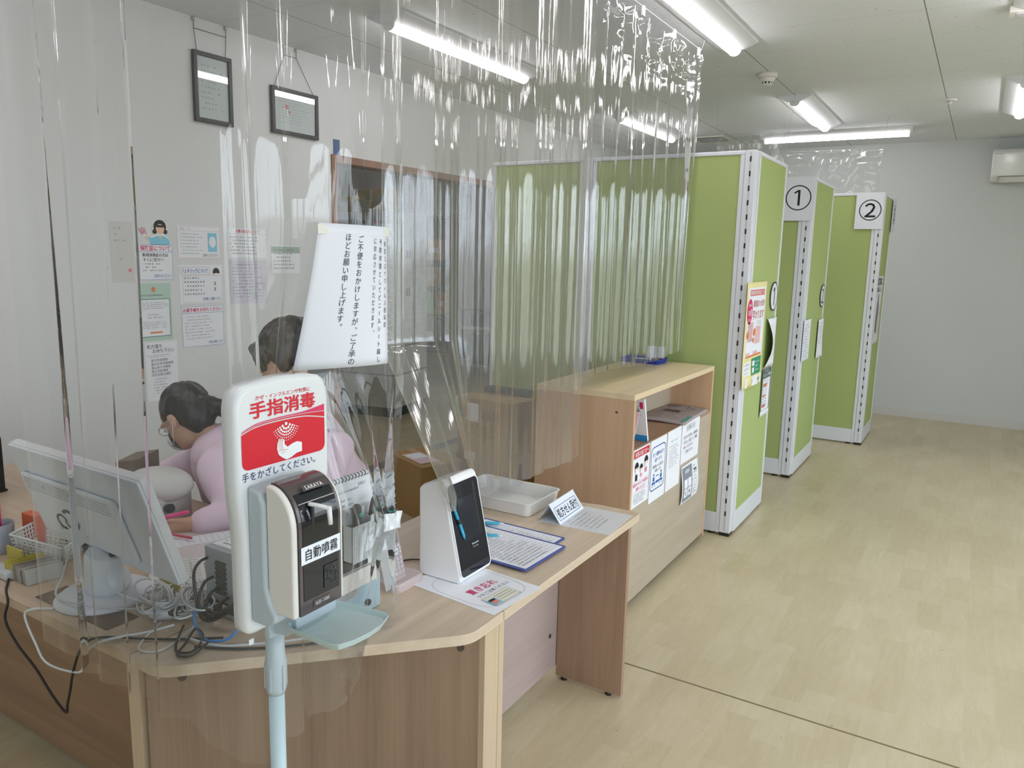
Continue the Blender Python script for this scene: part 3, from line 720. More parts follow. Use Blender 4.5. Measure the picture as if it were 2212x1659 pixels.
Print(o, 'small_message', INK).text('感染防止へのご協力を', .035, .160, .172, .176).text('お願いします', .065, .138, .143, .154).done()
p = Print(o, 'seat_picture', BLUI)
for u in (.055, .15): p.disc(u, .128, .007); p.rect(u-.011, .098, u+.011, .118); p.rect(u-.02, .083, u+.02, .094); p.rect(u-.018, .07, u-.013, .083); p.rect(u+.013, .07, u+.018, .083)
p.rect(.085, .115, .12, .12); p.rect(.082, .083, .124, .094); p.done()
o = front_sheet(3.446, 3.644, .439, .738, 'plain text notice with a light blue heading on the shelf front')
Print(o, 'heading', LBLU).text('患者さまへのお知らせ', .05, .236, .15, .25).done()
Print(o, 'body_text', DINK).lines(.03, .11, .18, .225, 9, .35, seed=5).done()
o = front_sheet(3.652, 3.93, .530, .741, 'landscape notice with a boxed heading, rightmost in the top row')
p = Print(o, 'heading', INK)
for k, c in enumerate('お知らせ'): p.frame(.07+k*.034, .163, .101+k*.034, .192, .001); p.char(c, .0855+k*.034, .1775, .022, .022)
p.done()
Print(o, 'body_text', DINK).text('処方せんの受付は、調剤薬局', .03, .125, .25, .143).text('または、窓口にてご相談', .03, .098, .25, .117).text('を承っております。', .03, .072, .19, .09).text('ご利用ください。', .06, .045, .2, .063).done()
o = sheet('notice', 'grey and white sheet taped low on the shelf front, below the boxed heading', 'notice', (SF+.004, 3.672, .312), (0, 1, .0), (0, .03, 1), .262, .2, group='notices taped to the front of the shelf unit', curl=lambda u, v: .006*math.sin(v*22)+.004)
Print(o, 'grey_panel', GRYI).rect(.012, .01, .16, .19).done()
p = Print(o, 'white_boxes', PAPER, 2)
for u in (.03, .09):
    for v in (.03, .08): p.rect(u, v, u+.052, v+.045)
p.text('相談無料', .05, .155, .12, .175, bold=.02); p.done()
Print(o, 'body_text', DINK, 2).lines(.17, .02, .252, .18, 9, .4, seed=8).disc(.2, .15, .008).disc(.222, .15, .008).rect(.04, .04, .07, .06).rect(.1, .045, .13, .06).done()

# things on the shelf unit
o = sheet('newspaper', 'folded newspaper lying in the shelf niche', 'newspaper', (-1.425, 3.62, .742), (1, .05, 0), (-.05, 1, 0), .235, .45, mat('newsprint', (.42, .36, .36), .8), th=.012, curl=lambda u, v: .014+.003*math.sin(v*11)+.003*math.sin(u*20))
Print(o, 'print', DGRY).lines(.02, .03, .215, .42, 20, .4, seed=11, ragged=.05).rect(.05, .2, .14, .28).done()
Print(o, 'headline', INK, 2).lines(.03, .36, .2, .43, 2, .6, seed=12).done()
Print(o, 'colour_strip', mat('news_green', (.12, .35, .33), .6), 2).rect(.205, .02, .232, .16).done()
t = thing('brochure', 'white brochure with a blue foot leaning in the shelf niche', 'brochure', (-1.245, 3.14, .740))
M_ = basis((-1.30, 3.205, .7405), (.98, .0, .0), (0, -.30, .93))
m = MB(); m.box((0, 0, -.012), (.082, .212, 0), M=M_); m.build('cover', PAPER, t)
c_ = sheet('cover_print', None, None, M_ @ Vector((0, 0, .0004)), (1, 0, 0), (0, -.30, .93), .082, .212, PAPER, parent=t)
Print(c_, 'blue_foot', mat('cyan_blue_ink', (.03, .32, .72), .5)).rect(0, 0, .082, .03).done()
Print(c_, 'title', DINK, 2).vtext('お薬手帳', .028, .2, .014).vtext('ご案内', .05, .18, .018).done()
Print(c_, 'red_title', MAGI, 2).rect(.058, .165, .074, .198).done()
m = MB(); M2 = basis((-1.30, 3.025, .7405), (1, 0, 0), (0, .42, .9)); m.box((0, 0, -.004), (.08, .17, 0), M=M2)
o = m.build('brochure', mat('pale_pink_card', (.85, .62, .66), .6)); tag(recentre(o), 'pale pink brochure leaning back to back with the white one in the niche', 'brochure')
c_ = sheet('cover_print', None, None, M2 @ Vector((.08, 0, -.0042)), (-1, 0, 0), (0, .42, .9), .08, .17, MATS['pale_pink_card'], parent=o)
Print(c_, 'title', INK, 2).vtext('お薬', .03, .12, .022).done(); Print(c_, 'subtitle', MAGI, 2).vtext('相談', .06, .15, .014).done()

t = thing('tray', 'shallow blue tray on top of the shelf unit against the green screen', 'tray', (-1.58, 4.03, SZ))
BL = mat('blue_plastic', (.015, .045, .33), .4)
m = MB(); outl = rr(-.11, -.075, .11, .075, .015)
def dish(m, outl, h, flare=1.05, th=.003):
    n = len(outl); lo = [m.b.verts.new((x, y, 0)) for x, y in outl]; hi = [m.b.verts.new((x*flare, y*flare, h)) for x, y in outl]
    hi2 = [m.b.verts.new((x*(flare-.03), y*(flare-.03), h)) for x, y in outl]; lo2 = [m.b.verts.new((x*.96, y*.96, th)) for x, y in outl]
    m.b.faces.new(lo[::-1]); m.b.faces.new(lo2)
    for A, B in ((lo, hi), (hi, hi2), (hi2, lo2)):
        for i in range(n): m.b.faces.new((A[i], A[(i+1) % n], B[(i+1) % n], B[i]))
    return m
dish(m, outl, .024); m.build('dish', BL, t, world=False)
o = sheet('paper_slip', 'small white card standing up behind the blue tray', 'card', (-1.585, 4.085, SZ+.006), (1, 0, 0), (0, .10, 1), .105, .078, th=.001)
Print(o, 'print', LGRY).lines(.01, .01, .095, .07, 4, .3, seed=2).done()
o = sheet('paper_slip', 'small loose papers lying in the blue tray', 'paper', (-1.66, 3.99, SZ+.010), (1, .1, .06), (-.1, 1, 0), .13, .08, th=.001)
m = MB(); m.tube([(-1.56, 4.03, SZ+.017), (-1.47, 4.05, SZ+.022)], .004, 8); o = m.build('pen', mat('purple_red', (.25, .03, .12), .4)); tag(recentre(o), 'dark red pen in the blue tray', 'pen')

# =================================================================== POSTERS ON THE SCREEN ENDS (facing +x)
def side(name, x, y0, y1, z0, z1, label, cat='poster', **k):
    return sheet(name, label, cat, (x, y0, z0), (0, 1, 0), (0, 0, 1), y1-y0, z1-z0, group='sheets on the screen ends', **k)
X1 = -1.076
o = side('poster', X1, 4.185, 4.62, .85, 1.44, 'large yellow bordered poster about changes from the tenth month', m=mat('poster_yellow', (.88, .80, .36), .45), curl=lambda u, v: .004+.010*max(0, 1-v/.12)*math.sin(u*20+1)**2)
Print(o, 'white_field', PAPER).rect(.03, .17, .405, .56).rect(.0, .0, .435, .055).rect(.02, .07, .165, .15).done()
Print(o, 'banner', mat('coral_ink', (.80, .18, .16), .5), 2).rect(.06, .515, .38, .548).done()
Print(o, 'banner_text', PAPER, 3).text('後期高齢者医療制度について', .065, .52, .375, .544, bold=.02).done()
Print(o, 'pink_spot', MAGI, 2).disc(.075, .43, .055, .07, 32).done()
Print(o, 'pink_spot_text', PAPER, 3).text('10月', .03, .405, .12, .445, bold=.03).text('から', .05, .375, .1, .395).text('令和4年', .04, .455, .11, .475).done()
Print(o, 'headline', mat('brick_ink', (.55, .10, .08), .5), 2).text('保険証の大切が', .14, .45, .395, .49, bold=.015).text('変わります', .14, .38, .39, .435, bold=.025).done()
Print(o, 'card_picture', mat('rose_card_ink', (.80, .52, .52), .6), 2).rect(.06, .26, .17, .37).done(); Print(o, 'card_picture', MATS['rose_card_ink'], 2).rect(.22, .24, .34, .34).done(); Print(o, 'caption_band', MATS['rose_card_ink'], 2).rect(.05, .185, .13, .2).rect(.2, .185, .3, .2).done()
Print(o, 'body_text', DINK, 3).lines(.23, .345, .38, .375, 3, .4, seed=1).lines(.06, .265, .165, .365, 8, .35, seed=2).done()
Print(o, 'arrows', ORGI, 3).disc(.06, .30, .022).disc(.2, .31, .022).disc(.19, .265, .015).rect(.05, .172, .38, .183).done()
Print(o, 'green_box', GRNI, 2).rect(.19, .062, .40, .16).done()
Print(o, 'green_text', PAPER, 3).rect(.205, .115, .255, .145).rect(.205, .075, .255, .105).lines(.265, .075, .39, .145, 3, .4, seed=4).done()
Print(o, 'foot_text', DINK, 2).lines(.03, .075, .16, .145, 3, .5, seed=9).text('厚生労働省', .2, .02, .38, .042, bold=.01).done()
o = side('notice', X1, 4.70, 4.925, .92, 1.215, 'white sheet bulging away beside the yellow poster', 'notice', curl=lambda u, v: .004+.040*math.sin(PI*min(1, v/.295))*max(0, 1-u/.225))
Print(o, 'body_text', LGRY).lines(.03, .04, .2, .26, 10, .25, seed=6).done()
o = side('notice', X1, 4.69, 4.90, .615, .912, 'leaflet with a dark head below the bulging white sheet', 'notice', curl=lambda u, v: .0015)
Print(o, 'dark_head', mat('slate_ink', (.08, .12, .13), .5)).rect(.0, .235, .21, .295).rect(.0, .03, .012, .24).rect(.198, .03, .21, .24).done()
Print(o, 'head_text', PAPER, 2).text('ジェネリック医薬品', .01, .245, .2, .265, bold=.01).text('について', .06, .27, .15, .288).done()
Print(o, 'orange_lines', ORGI, 2).rect(.03, .185, .12, .2).rect(.03, .12, .1, .132).rect(.03, .055, .11, .07).done()
Print(o, 'body_text', DINK, 2).lines(.03, .045, .18, .225, 10, .4, seed=7).frame(.02, .035, .19, .232, .002, .01).done()
X2 = -1.0475
o = side('notice', X2, 5.685, 5.94, .85, 1.147, 'white text notice at the near edge of the second screen end', 'notice', curl=lambda u, v: .0015)
Print(o, 'body_text', DINK).lines(.02, .02, .23, .27, 12, .35, seed=21).done()
o = side('notice', X2, 6.245, 6.46, .82, 1.12, 'curling white notice at the far edge of the second screen end', 'notice', curl=lambda u, v: .003+.010*max(0, (u-.12)/.1)*max(0, 1-v/.15))
Print(o, 'heading', LBLU).text('お知らせ', .06, .26, .15, .275).done()
Print(o, 'body_text', DINK).lines(.03, .1, .18, .25, 8, .3, seed=22).done()
o = side('poster', -.7545, 7.09, 7.50, .87, 1.45, 'picture poster with dark lettering on the furthest screen end', m=mat('poster_offwhite', (.74, .75, .77), .45), curl=lambda u, v: .0015)
Print(o, 'picture', mat('poster_figure_grey', (.16, .15, .16), .6)).poly([(.1, .1), (.22, .1), (.25, .3), (.2, .4), (.12, .36)]).disc(.17, .40, .03).done()
Print(o, 'picture_pale', mat('poster_figure_tan', (.62, .52, .45), .6), 2).poly([(.2, .08), (.34, .08), (.33, .25), (.24, .3)]).disc(.27, .32, .026).done()
Print(o, 'headline', INK, 2).text('薬剤師に', .04, .50, .37, .565, bold=.03).text('相談しよう', .04, .445, .34, .49, bold=.03).vtext('健康', .36, .3, .03, bold=.02).done()
Print(o, 'red_text', REDI, 2).lines(.03, .04, .14, .1, 3, .5, seed=3).done()
# =================================================================== HAND SANITIZER STAND (in front of the counter)
t = thing('hand_sanitizer_stand', 'white automatic hand sanitizer on a pole with a red and white sign board', 'hand sanitizer', (-1.0, .868, 0))
sbl = mat('pale_blue_grey_plastic', (.45, .52, .56), .35); pole_m = mat('pale_blue_tube', (.50, .62, .66), .35, spec=.5)
board_m = mat('glossy_white_board', (.74, .76, .78), .18, spec=.5)
PX, PY = -1.005, .868
m = MB(); m.lathe([(.17, 0), (.17, .012), (.155, .022), (.03, .028), (.02, .04)], (PX, PY, 0), 36); m.build('base', sbl, t)
m = MB(); m.tube([(PX, PY, .03), (PX, PY, .80)], .0140, 20); m.build('pole', pole_m, t)
m = MB(); m.lathe([(.0150, .775), (.0180, .785), (.0190, .835), (.0175, .842), (.0175, .846), (.0165, .85), (.0165, .905)], (PX, PY, 0), 24)
for k in range(5):
    a = 2*PI*k/5; m.box((.0155, -.0016, .785), (.0205, .0016, .832), M=Matrix.Translation((PX, PY, 0)) @ Matrix.Rotation(a, 4, 'Z'))
m.build('collar', sbl, t)
# sign board: plane x = -.99, outline with shouldered waist
def bd(off=0):
    L = [(.803+off, .921+off*1.0), (.803+off, 1.06), (.800+off, 1.10), (.785+off, 1.155), (.7745+off, 1.19), (.7705+off, 1.22), (.770+off, 1.30)]
    return L
yb0, yb1 = .803, .997
left = [(.815, .9135), (.805, .916), (.799, .923), (.797, .935), (.797, 1.06), (.7965, 1.085), (.7945, 1.115), (.791, 1.14), (.789, 1.165), (.7885, 1.19), (.788, 1.22), (.788, 1.305), (.791, 1.322), (.798, 1.334), (.810, 1.341)]
top_ = [(.81+(.1635)*i/10, 1.341 + .007*math.sin(PI*i/10)) for i in range(1, 10)]
right = [(y_, z_) for y_, z_ in [(1.7835-y, z) for y, z in left][::-1]]
outl = left + top_ + right        # clockwise seen from +x
outl = outl[::-1]
m = MB()
def ring_(x, inset):
    cy, cz = .892, 1.13
    return [Vector((x, y + (cy-y)*inset*1.0/ .1, z + (cz-z)*inset/.21)) for y, z in outl]
levels = [(-1.026, .010), (-1.022, .0), (-.998, .0), (-.992, .004), (-.990, .009)]
rings = []
for x, ins in levels:
    rings.append([m.b.verts.new(p) for p in ring_(x, ins*.9)])
n_ = len(outl)
m.b.faces.new(rings[0]); m.b.faces.new(rings[-1])
for A, B in zip(rings, rings[1:]):
    for i in range(n_): 
        f = m.b.faces.new((A[i], A[(i+1) % n_], B[(i+1) % n_], B[i])); f.smooth = True
bo = m.build('sign_board', board_m, t, recalc=True)
# printed face of the board
BX = -.9898
def on_board(name): 
    return sheet(name, None, None, (BX, .8, .9), (0, 1, 0), (0, 0, 1), .01, .01, board_m, parent=t)
host = on_board('sign_print')
H0, V0 = .8, .9      # frame origin
def yz(y, z): return (y-H0, z-V0)
RED = mat('sign_red', (.64, .008, .025), .3, spec=.5); CRIM = mat('sign_crimson', (.70, .03, .12), .3)
y0, y1 = .799, .982
p = Print(host, 'red_panel', RED)
def wave(f, a, b, k): # z of wavy upper border at fraction f
    return a + (b-a)*f + k*math.sin(f*2*PI)
lo_c = rr(*yz(y0, 1.203), *yz(y1, 1.25), .012, 5)
bottom = [q for q in lo_c if q[1] < yz(0, 1.21)[1]]
def border(za, zm, zb, n=24):
    """smooth border from left za, through zm, to right zb"""
    P = spline([(y0, za, 0), (y0+.03, za+(zm-za)*.75, 0), (y0+.075, zm, 0), (y0+.13, zm+(zb-zm)*.12, 0), (y1-.02, zm+(zb-zm)*.6, 0), (y1, zb, 0)], 6)
    return [yz(q.x, q.y) for q in P]
b1 = border(1.2625, 1.2735, 1.262)
P = b1[::-1] + [yz(y0, 1.215)] + [yz(y0+.012*(1-math.cos(R(a))), 1.203+.012*(1-math.sin(R(a)))) for a in (30, 60, 90)] + [yz(y1-.012*(1-math.sin(R(a))), 1.203+.012*(1-math.cos(R(a)))) for a in (0, 30, 60, 90)]
p.poly(P); b2 = [(u, v+.0022) for u, v in b1]; b3 = border(1.2655, 1.2775, 1.274)
for a in range(len(b2)-1): p.poly([b2[a], b2[a+1], b3[a+1], b3[a]])
p.done()
p = Print(host, 'crimson_band', CRIM); b4 = [(u, v+.0012) for u, v in b3]; b5 = border(1.2675, 1.2805, 1.2875)
for a in range(len(b4)-1): p.poly([b4[a], b4[a+1], b5[a+1], b5[a]])
p.done()
p = Print(host, 'heading', RED); p.text('かぜ・インフルエンザ対策に', *yz(.829, 1.3160), *yz(.950, 1.3238), bold=.012).text('手指消毒', *yz(.816, 1.286), *yz(.961, 1.3135), bold=.055); p.done()
Print(host, 'instruction', NAVY).text('手をかざしてください。', *yz(.797, 1.184), *yz(.968, 1.199), bold=0).done()
p = Print(host, 'spray_and_hand', mat('sign_white', (.85, .87, .88), .3), 2)
cu, cv = yz(.892, 1.268)
for ri, (rad, n, s) in enumerate(((.0, 1, .0030), (.0085, 5, .0024), (.0145, 9, .0020), (.0195, 13, .0016), (.0245, 15, .0012), (.029, 17, .0009))):
    for k in range(n):
        a = R(-160 + 140*(k/(n-1) if n > 1 else .5)); p.disc(cu+rad*math.cos(a)*1.0, cv-.001+rad*math.sin(a), s, n=10)
hand_o = [(.883, 1.232), (.886, 1.238), (.8925, 1.2385), (.898, 1.236), (.8985, 1.228), (.905, 1.222), (.916, 1.226), (.926, 1.2275), (.9375, 1.224), (.9375, 1.208), (.925, 1.207), (.913, 1.202), (.902, 1.200), (.892, 1.206), (.885, 1.212), (.882, 1.222)]
p.poly([yz(y-.011, z+.004) for y, z in hand_o]); p.done()
p = Print(host, 'hand_lines', RED, 3)
for k in range(3): p.path([yz(.8755+k*.0032, 1.2415), yz(.8752+k*.0034, 1.232), yz(.876+k*.0034, 1.224)], .0005)
p.path([yz(.873, 1.222), yz(.884, 1.223), yz(.894, 1.221)], .0006); p.path([yz(.879, 1.217), yz(.888, 1.2195)], .0006); p.done()
# dispenser body: backplate, cream sides, black face curving over the top
def dprof(x0, x1, zb, zt, r):
    """profile in x,z: back x0, front x1, rounded front-top"""
    return [(x0, zb), (x1, zb)] + [(x1 - r + r*math.cos(R(a)), zt - r*1.25 + r*1.25*math.sin(R(a))) for a in range(0, 91, 10)] + [(x0, zt)]
DY0, DY1 = .812, .926
m = MB(); m.prism([(x, DY0-.006, z) for x, z in [(-.99, .94), (-.955, .94), (-.935, .950), (-.930, .962), (-.945, .985), (-.953, 1.01), (-.953, 1.150), (-.962, 1.170), (-.99, 1.178)]][::-1], (0, DY1-DY0+.010, 0)); m.build('back_housing', sbl, t, bevel=.010, seg=3, recalc=True)
cream = mat('cream_side', (.72, .70, .66), .25)
pr = dprof(-.953, -.893, .966, 1.184, .055)
for a_, b_ in ((DY0, DY0+.013), (DY1-.008, DY1)):
    m = MB(); m.prism([(x, a_, z) for x, z in pr][::-1], (0, b_-a_, 0)); m.build('side_cover', cream, t, bevel=.006, seg=3, recalc=True)
pr = dprof(-.953, -.8915, .968, 1.1855, .055)
smoke = mat('smoked_black_panel', (.085, .07, .07), .12, spec=.6); deep = mat('deep_black_panel', (.008, .010, .014), .06, spec=.6)
m = MB(); m.prism([(x, DY0+.013, z) for x, z in pr][::-1], (0, DY1-DY0-.021, 0)); m.build('face_cover', smoke, t, recalc=True)
# inner black window follows the same curve
m = MB(); path = dprof(-.953, -.8909, .992, 1.1861, .0555)
pts = [q for q in path[1:-1] if q[1] < 1.172]; prev = None
for x, z in [(-.8909, .992)] + pts[1:]:
    cur = [m.b.verts.new((x+.0004, y, z)) for y in (DY0+.020, DY1-.014)]
    if prev: m.b.faces.new((prev[0], prev[1], cur[1], cur[0])).smooth = True
    prev = cur
m.build('window', deep, t, recalc=True)
FXx = -.8905
m = MB(); m.box((FXx-.004, .852, 1.112), (FXx+.0005, .858, 1.152)); m.build('nozzle_slot', BLK, t, bevel=.001)
m = MB(); m.tube(spline([(FXx-.006, .852, 1.153), (FXx+.010, .857, 1.152), (FXx+.026, .865, 1.148)], 4), .0035, 12); m.tube([(FXx+.026, .865, 1.151), (FXx+.027, .867, 1.121)], [.0043, .0038], 12)
m.build('nozzle', mat('nozzle_white', (.78, .79, .80), .3), t)
ls = sheet('label', None, None, (FXx+.0008, DY0+.015, 1.056), (0, 1, 0), (0, 0, 1), .088, .030, mat('label_white', (.80, .84, .90), .4), parent=t, th=.0003)
Print(ls, 'label_text', INK).text('自動噴霧', .006, .005, .082, .025, bold=.01).done()
ls = sheet('logo', None, None, (-.9045, .850, 1.1725), (0, 1, 0), (-.75, 0, .66), .05, .012, smoke, parent=t, th=.0002)
Print(ls, 'logo_text', WHT).text('SARAYA', .004, .001, .044, .011, bold=.02).done()
ls = sheet('model_mark', None, None, (FXx+.0002, .852, .975), (0, 1, 0), (0, 0, 1), .04, .012, smoke, parent=t, th=.0002)
Print(ls, 'mark_text', WHT).text('GUD-1000', .004, .002, .036, .010).done()
ls = sheet('pictogram', None, None, (FXx+.0012, .876, 1.000), (0, 1, 0), (0, 0, 1), .034, .04, deep, parent=t, th=.0002)
p = Print(ls, 'pictogram_lines', mat('faint_grey_print', (.10, .11, .12), .4)); p.ring(.021, .032, .005, .001).frame(.002, .014, .009, .03, .001, .002).frame(.014, .006, .028, .025, .001, .003).path([(.009, .02), (.014, .016)], .001); p.done()
# drip tray
m = MB(); TZ0 = .935
tr = [(-.945, .842), (-.945, .948), (-.93, .956), (-.835, .968), (-.822, .962), (-.8105, .93), (-.8085, .90), (-.812, .865), (-.822, .838), (-.835, .832), (-.93, .835)]
outt = [Vector((x, y, 0)) for x, y in tr]; c0 = Vector((-.876, .9, 0)); n_ = len(outt)
def lvl(f, z): return [m.b.verts.new((c0.x+(p_.x-c0.x)*f, c0.y+(p_.y-c0.y)*f, TZ0+z-.05*(p_.x+.945)*.0)) for p_ in outt]
A = lvl(.93, -.012); B = lvl(1.0, 0); Cc = lvl(.975, 0); D = lvl(.90, -.009)
m.b.faces.new(A[::-1]); m.b.faces.new(D)
for P_, Q in ((A, B), (B, Cc), (Cc, D)):
    for i in range(n_): m.b.faces.new((P_[i], P_[(i+1) % n_], Q[(i+1) % n_], Q[i]))
m.build('drip_tray', mat('pale_aqua_tray', (.48, .60, .60), .12, spec=.5), t, bevel=.003, recalc=True)
m = MB(); m.prism([(x, .85, z) for x, z in [(-.99, .90), (-.955, .905), (-.93, .922), (-.93, .945), (-.99, .945)]][::-1], (0, .095, 0)); m.build('tray_bracket', sbl, t, bevel=.003, recalc=True)
m = MB(); m.box((-1.0, .84, .895), (-.985, .9, .925)); m.build('bracket', sbl, t, bevel=.003)

# =================================================================== THINGS ON THE COUNTERS
Z = TZ
def on(z=0): return Z + z
# white card reader with slanted black face
t = thing('card_reader', 'white insurance card reader with a slanted black glass screen', 'card reader', (-1.19, 1.68, Z+.001))
m = MB(); y0, y1 = 1.603, 1.757
pr = [(-1.262, Z+.001), (-1.128, Z+.001), (-1.118, Z+.012), (-1.176, Z+.272), (-1.182, Z+.281), (-1.192, Z+.283), (-1.250, Z+.262), (-1.262, Z+.250)]
m.prism([(x, y0, z) for x, z in pr][::-1], (0, y1-y0, 0)); m.build('body', mat('reader_white', (.90, .90, .90), .3), t, bevel=.009, seg=3, recalc=True)
FU = Vector((0, 1, 0)); FV = Vector((-.0585, 0, .262)).normalized(); FO = Vector((-1.1175, y0+.0, Z+.012))
FN = FU.cross(FV)
def fface(name, u0, v0, u1, v1, r, d0, d1, mt):
    m = MB(); M_ = basis(FO, FU, FV); pts = [(a, b_, d0) for a, b_ in rr(u0, v0, u1, v1, r, 5)]
    m.prism(pts, (0, 0, d1-d0), None, M_); return m.build(name, mt, t)
fface('bezel', .003, .002, .151, .264, .014, -.004, .0012, mat('bezel_white', (.85, .86, .88), .2))
fface('glass_face', .007, .006, .147, .260, .012, -.002, .0020, mat('glossy_black_glass', (.012, .014, .02), .04, spec=.6))
fface('display', .040, .095, .128, .215, .001, -.001, .0024, mat('dark_screen', (.018, .022, .032), .08))
fface('card_slot_edge', .118, .10, .128, .25, .001, 0, .0026, mat('slot_black', (.002, .002, .003), .3))
ls = sheet('brand_mark', None, None, FO + FU*.07 + FV*.07 + FN*.0026, FU, FV, .04, .02, MATS['glossy_black_glass'], parent=t, th=.0002)
Print(ls, 'brand_text', PAPER).text('Panasonic', .002, .009, .036, .017, bold=.01).text('XC-STFR1J-MN', .006, .001, .03, .005).done()
m = MB(); M_ = basis(FO + FN*.004, FU, FV)
m.tube([M_ @ Vector(q) for q in ((.012, .215, 0), (.016, .205, .001), (.027, .165, .001))], [.0015, .004, .0046], 12); m.tube([M_ @ Vector(q) for q in ((.031, .152, .001), (.040, .115, .001), (.043, .105, 0))], [.0046, .0042, .0015], 12)
cy = mat('cyan_plastic', (.04, .42, .68), .25); o = m.build('touch_pen', [cy]); tag(recentre(o), 'bright cyan pen clipped on the face of the white card reader', 'pen')
m = MB(); m.tube([M_ @ Vector((.027, .165, .001)), M_ @ Vector((.031, .152, .001))], .0052, 12); m.build('grip_ring', BLK, o)

# leaflet beneath the card reader
o = sheet('leaflet', 'white leaflet with a cartoon card lying under the white card reader', 'leaflet', (-.952, 1.509, Z+.0008), (.02, .205, 0), (-.29, .035, 0), .21, .297, th=.0004)
Print(o, 'outline', mat('brown_ink', (.35, .18, .15), .6)).path([(.012+.186*.5+.093*math.copysign(abs(math.cos(a))**.5, math.cos(a)), .135+.115*math.copysign(abs(math.sin(a))**.5, math.sin(a))) for a in [2*PI*k/40 for k in range(40)]], .0008, True).done()
p = Print(o, 'red_heading', MAGI)
for k, c in enumerate('置き忘れ'): p.char(c, .065+k*.028, .125, .026, .032, .03)
p.done()
Print(o, 'message', DINK).text('十分ご注意ください', .05, .085, .18, .1).lines(.16, .20, .19, .26, 3, .5, seed=4).done()
Print(o, 'card_picture', mat('card_cream_ink', (.80, .78, .66), .6)).rect(.045, .025, .15, .075).done()
Print(o, 'card_lines', DINK, 2).rect(.08, .062, .145, .0632).rect(.08, .051, .145, .0522).rect(.08, .04, .145, .0412).frame(.045, .025, .15, .075, .0008).done()
Print(o, 'photo', LBLU, 2).rect(.042, .028, .076, .06).done()
Print(o, 'photo_face', mat('face_red_ink', (.75, .25, .2), .6), 3).disc(.059, .041, .012, .010).done()
Print(o, 'photo_hair', INK, 4).disc(.059, .052, .013, .005).done()
# clipboards
def clipboard(O, U, V, label, rowseed):
    t = thing('clipboard', label, 'clipboard', (0, 0, 0), 0, 'blue clipboards with forms on the counter'); M_ = basis(O, U, V); M0 = Matrix.Translation(O); t.matrix_world = M0; WM[t.name] = M0
    m = MB(); m.rrect(0, 0, .232, .318, .008, 0, .0035, M=M_); m.build('board', mat('blue_board', (.055, .085, .33), .4), t, bevel=.001)
    s_ = sheet('form', None, None, M_ @ Vector((.010, .008, .0042)), U, V, .21, .294, PAPER, parent=t, th=.0005)
    p = Print(s_, 'form_lines', DINK)
    for k in range(19): p.rect(.012, .015+k*.0142, .198, .0157+k*.0142)
    p.done()
    Print(s_, 'form_text', DGRY).lines(.012, .012, .19, .285, 19, .35, seed=rowseed, cell=.006).done()
    m = MB(); m.box((.075, .288, .0045), (.157, .312, .012), M=M_); m.build('clip', mat('blue_clip', (.05, .07, .30), .3), t, bevel=.002)
    return t, M_
dU = Vector((.008, .216, 0)).normalized(); dV = Vector((-.30, .02, 0)).normalized()
t1, M1 = clipboard((-1.012, 1.771, Z+.0062), dU, dV, 'blue clipboard with a printed form lying nearest the white card reader', 5)
t2, M2_ = clipboard((-1.052, 1.845, Z+.0008), Vector((.03, .99, 0)), Vector((-.99, .05, 0)), 'blue clipboard with a printed form partly under another clipboard', 6)
def pen(a, b_, label, z=.004):
    a, b_ = Vector(a), Vector(b_); t = thing('ballpoint_pen', label, 'pen', a, 0, 'white and blue pens on the clipboards'); L = b_-a
    def at_(f): return a + L*f
    m = MB(); m.tube([at_(0), at_(.02), at_(.55)], [.003, .0042, .0045], 12); m.build('barrel', WHT, t)
    m = MB(); m.tube([at_(.55), at_(.60), at_(.85), at_(.9)], [.0045, .0053, .0050, .0042], 12); m.build('grip', mat('pen_blue', (.06, .42, .60), .35), t)
    m = MB(); m.tube([at_(.9), at_(.98), at_(1)], [.0042, .0015, .0005], 12); m.build('tip', WHT, t)
    m = MB(); m.tube([at_(-.05), at_(0)], .002, 8); m.build('button', BLK, t)
    return t
pen((-1.385, 1.975, Z+.0142), (-1.262, 2.055, Z+.0132), 'white and blue pen lying along the white tray')
pen((-1.33, 1.89, Z+.0140), (-1.205, 1.955, Z+.0130), 'white and blue pen lying on the form of the rear clipboard')
# white tray
t = thing('tray', 'white plastic tray on the counter behind the clipboards', 'tray', (-1.40, 2.285, Z+.001), R(0))
m = MB(); outl = [Vector((x, y, 0)) for x, y in rr(-.165, -.115, .165, .115, .022, 5)]; n_ = len(outl)
L0 = [m.b.verts.new((p_.x*.95, p_.y*.93, 0)) for p_ in outl]; L1 = [m.b.verts.new((p_.x, p_.y, .045)) for p_ in outl]; L2 = [m.b.verts.new((p_.x*1.02, p_.y*1.03, .045)) for p_ in outl]; L3 = [m.b.verts.new((p_.x*1.02, p_.y*1.03, .048)) for p_ in outl]
L4 = [m.b.verts.new((p_.x*.975, p_.y*.965, .048)) for p_ in outl]; L5 = [m.b.verts.new((p_.x*.925, p_.y*.90, .003)) for p_ in outl]
m.b.faces.new(L0[::-1]); m.b.faces.new(L5)
for A, B in ((L0, L1), (L1, L2), (L2, L3), (L3, L4), (L4, L5)):
    for i in range(n_): m.b.faces.new((A[i], A[(i+1) % n_], B[(i+1) % n_], B[i]))
m.build('dish', mat('tray_white', (.80, .80, .77), .25), t, world=False, bevel=.0015, recalc=True)
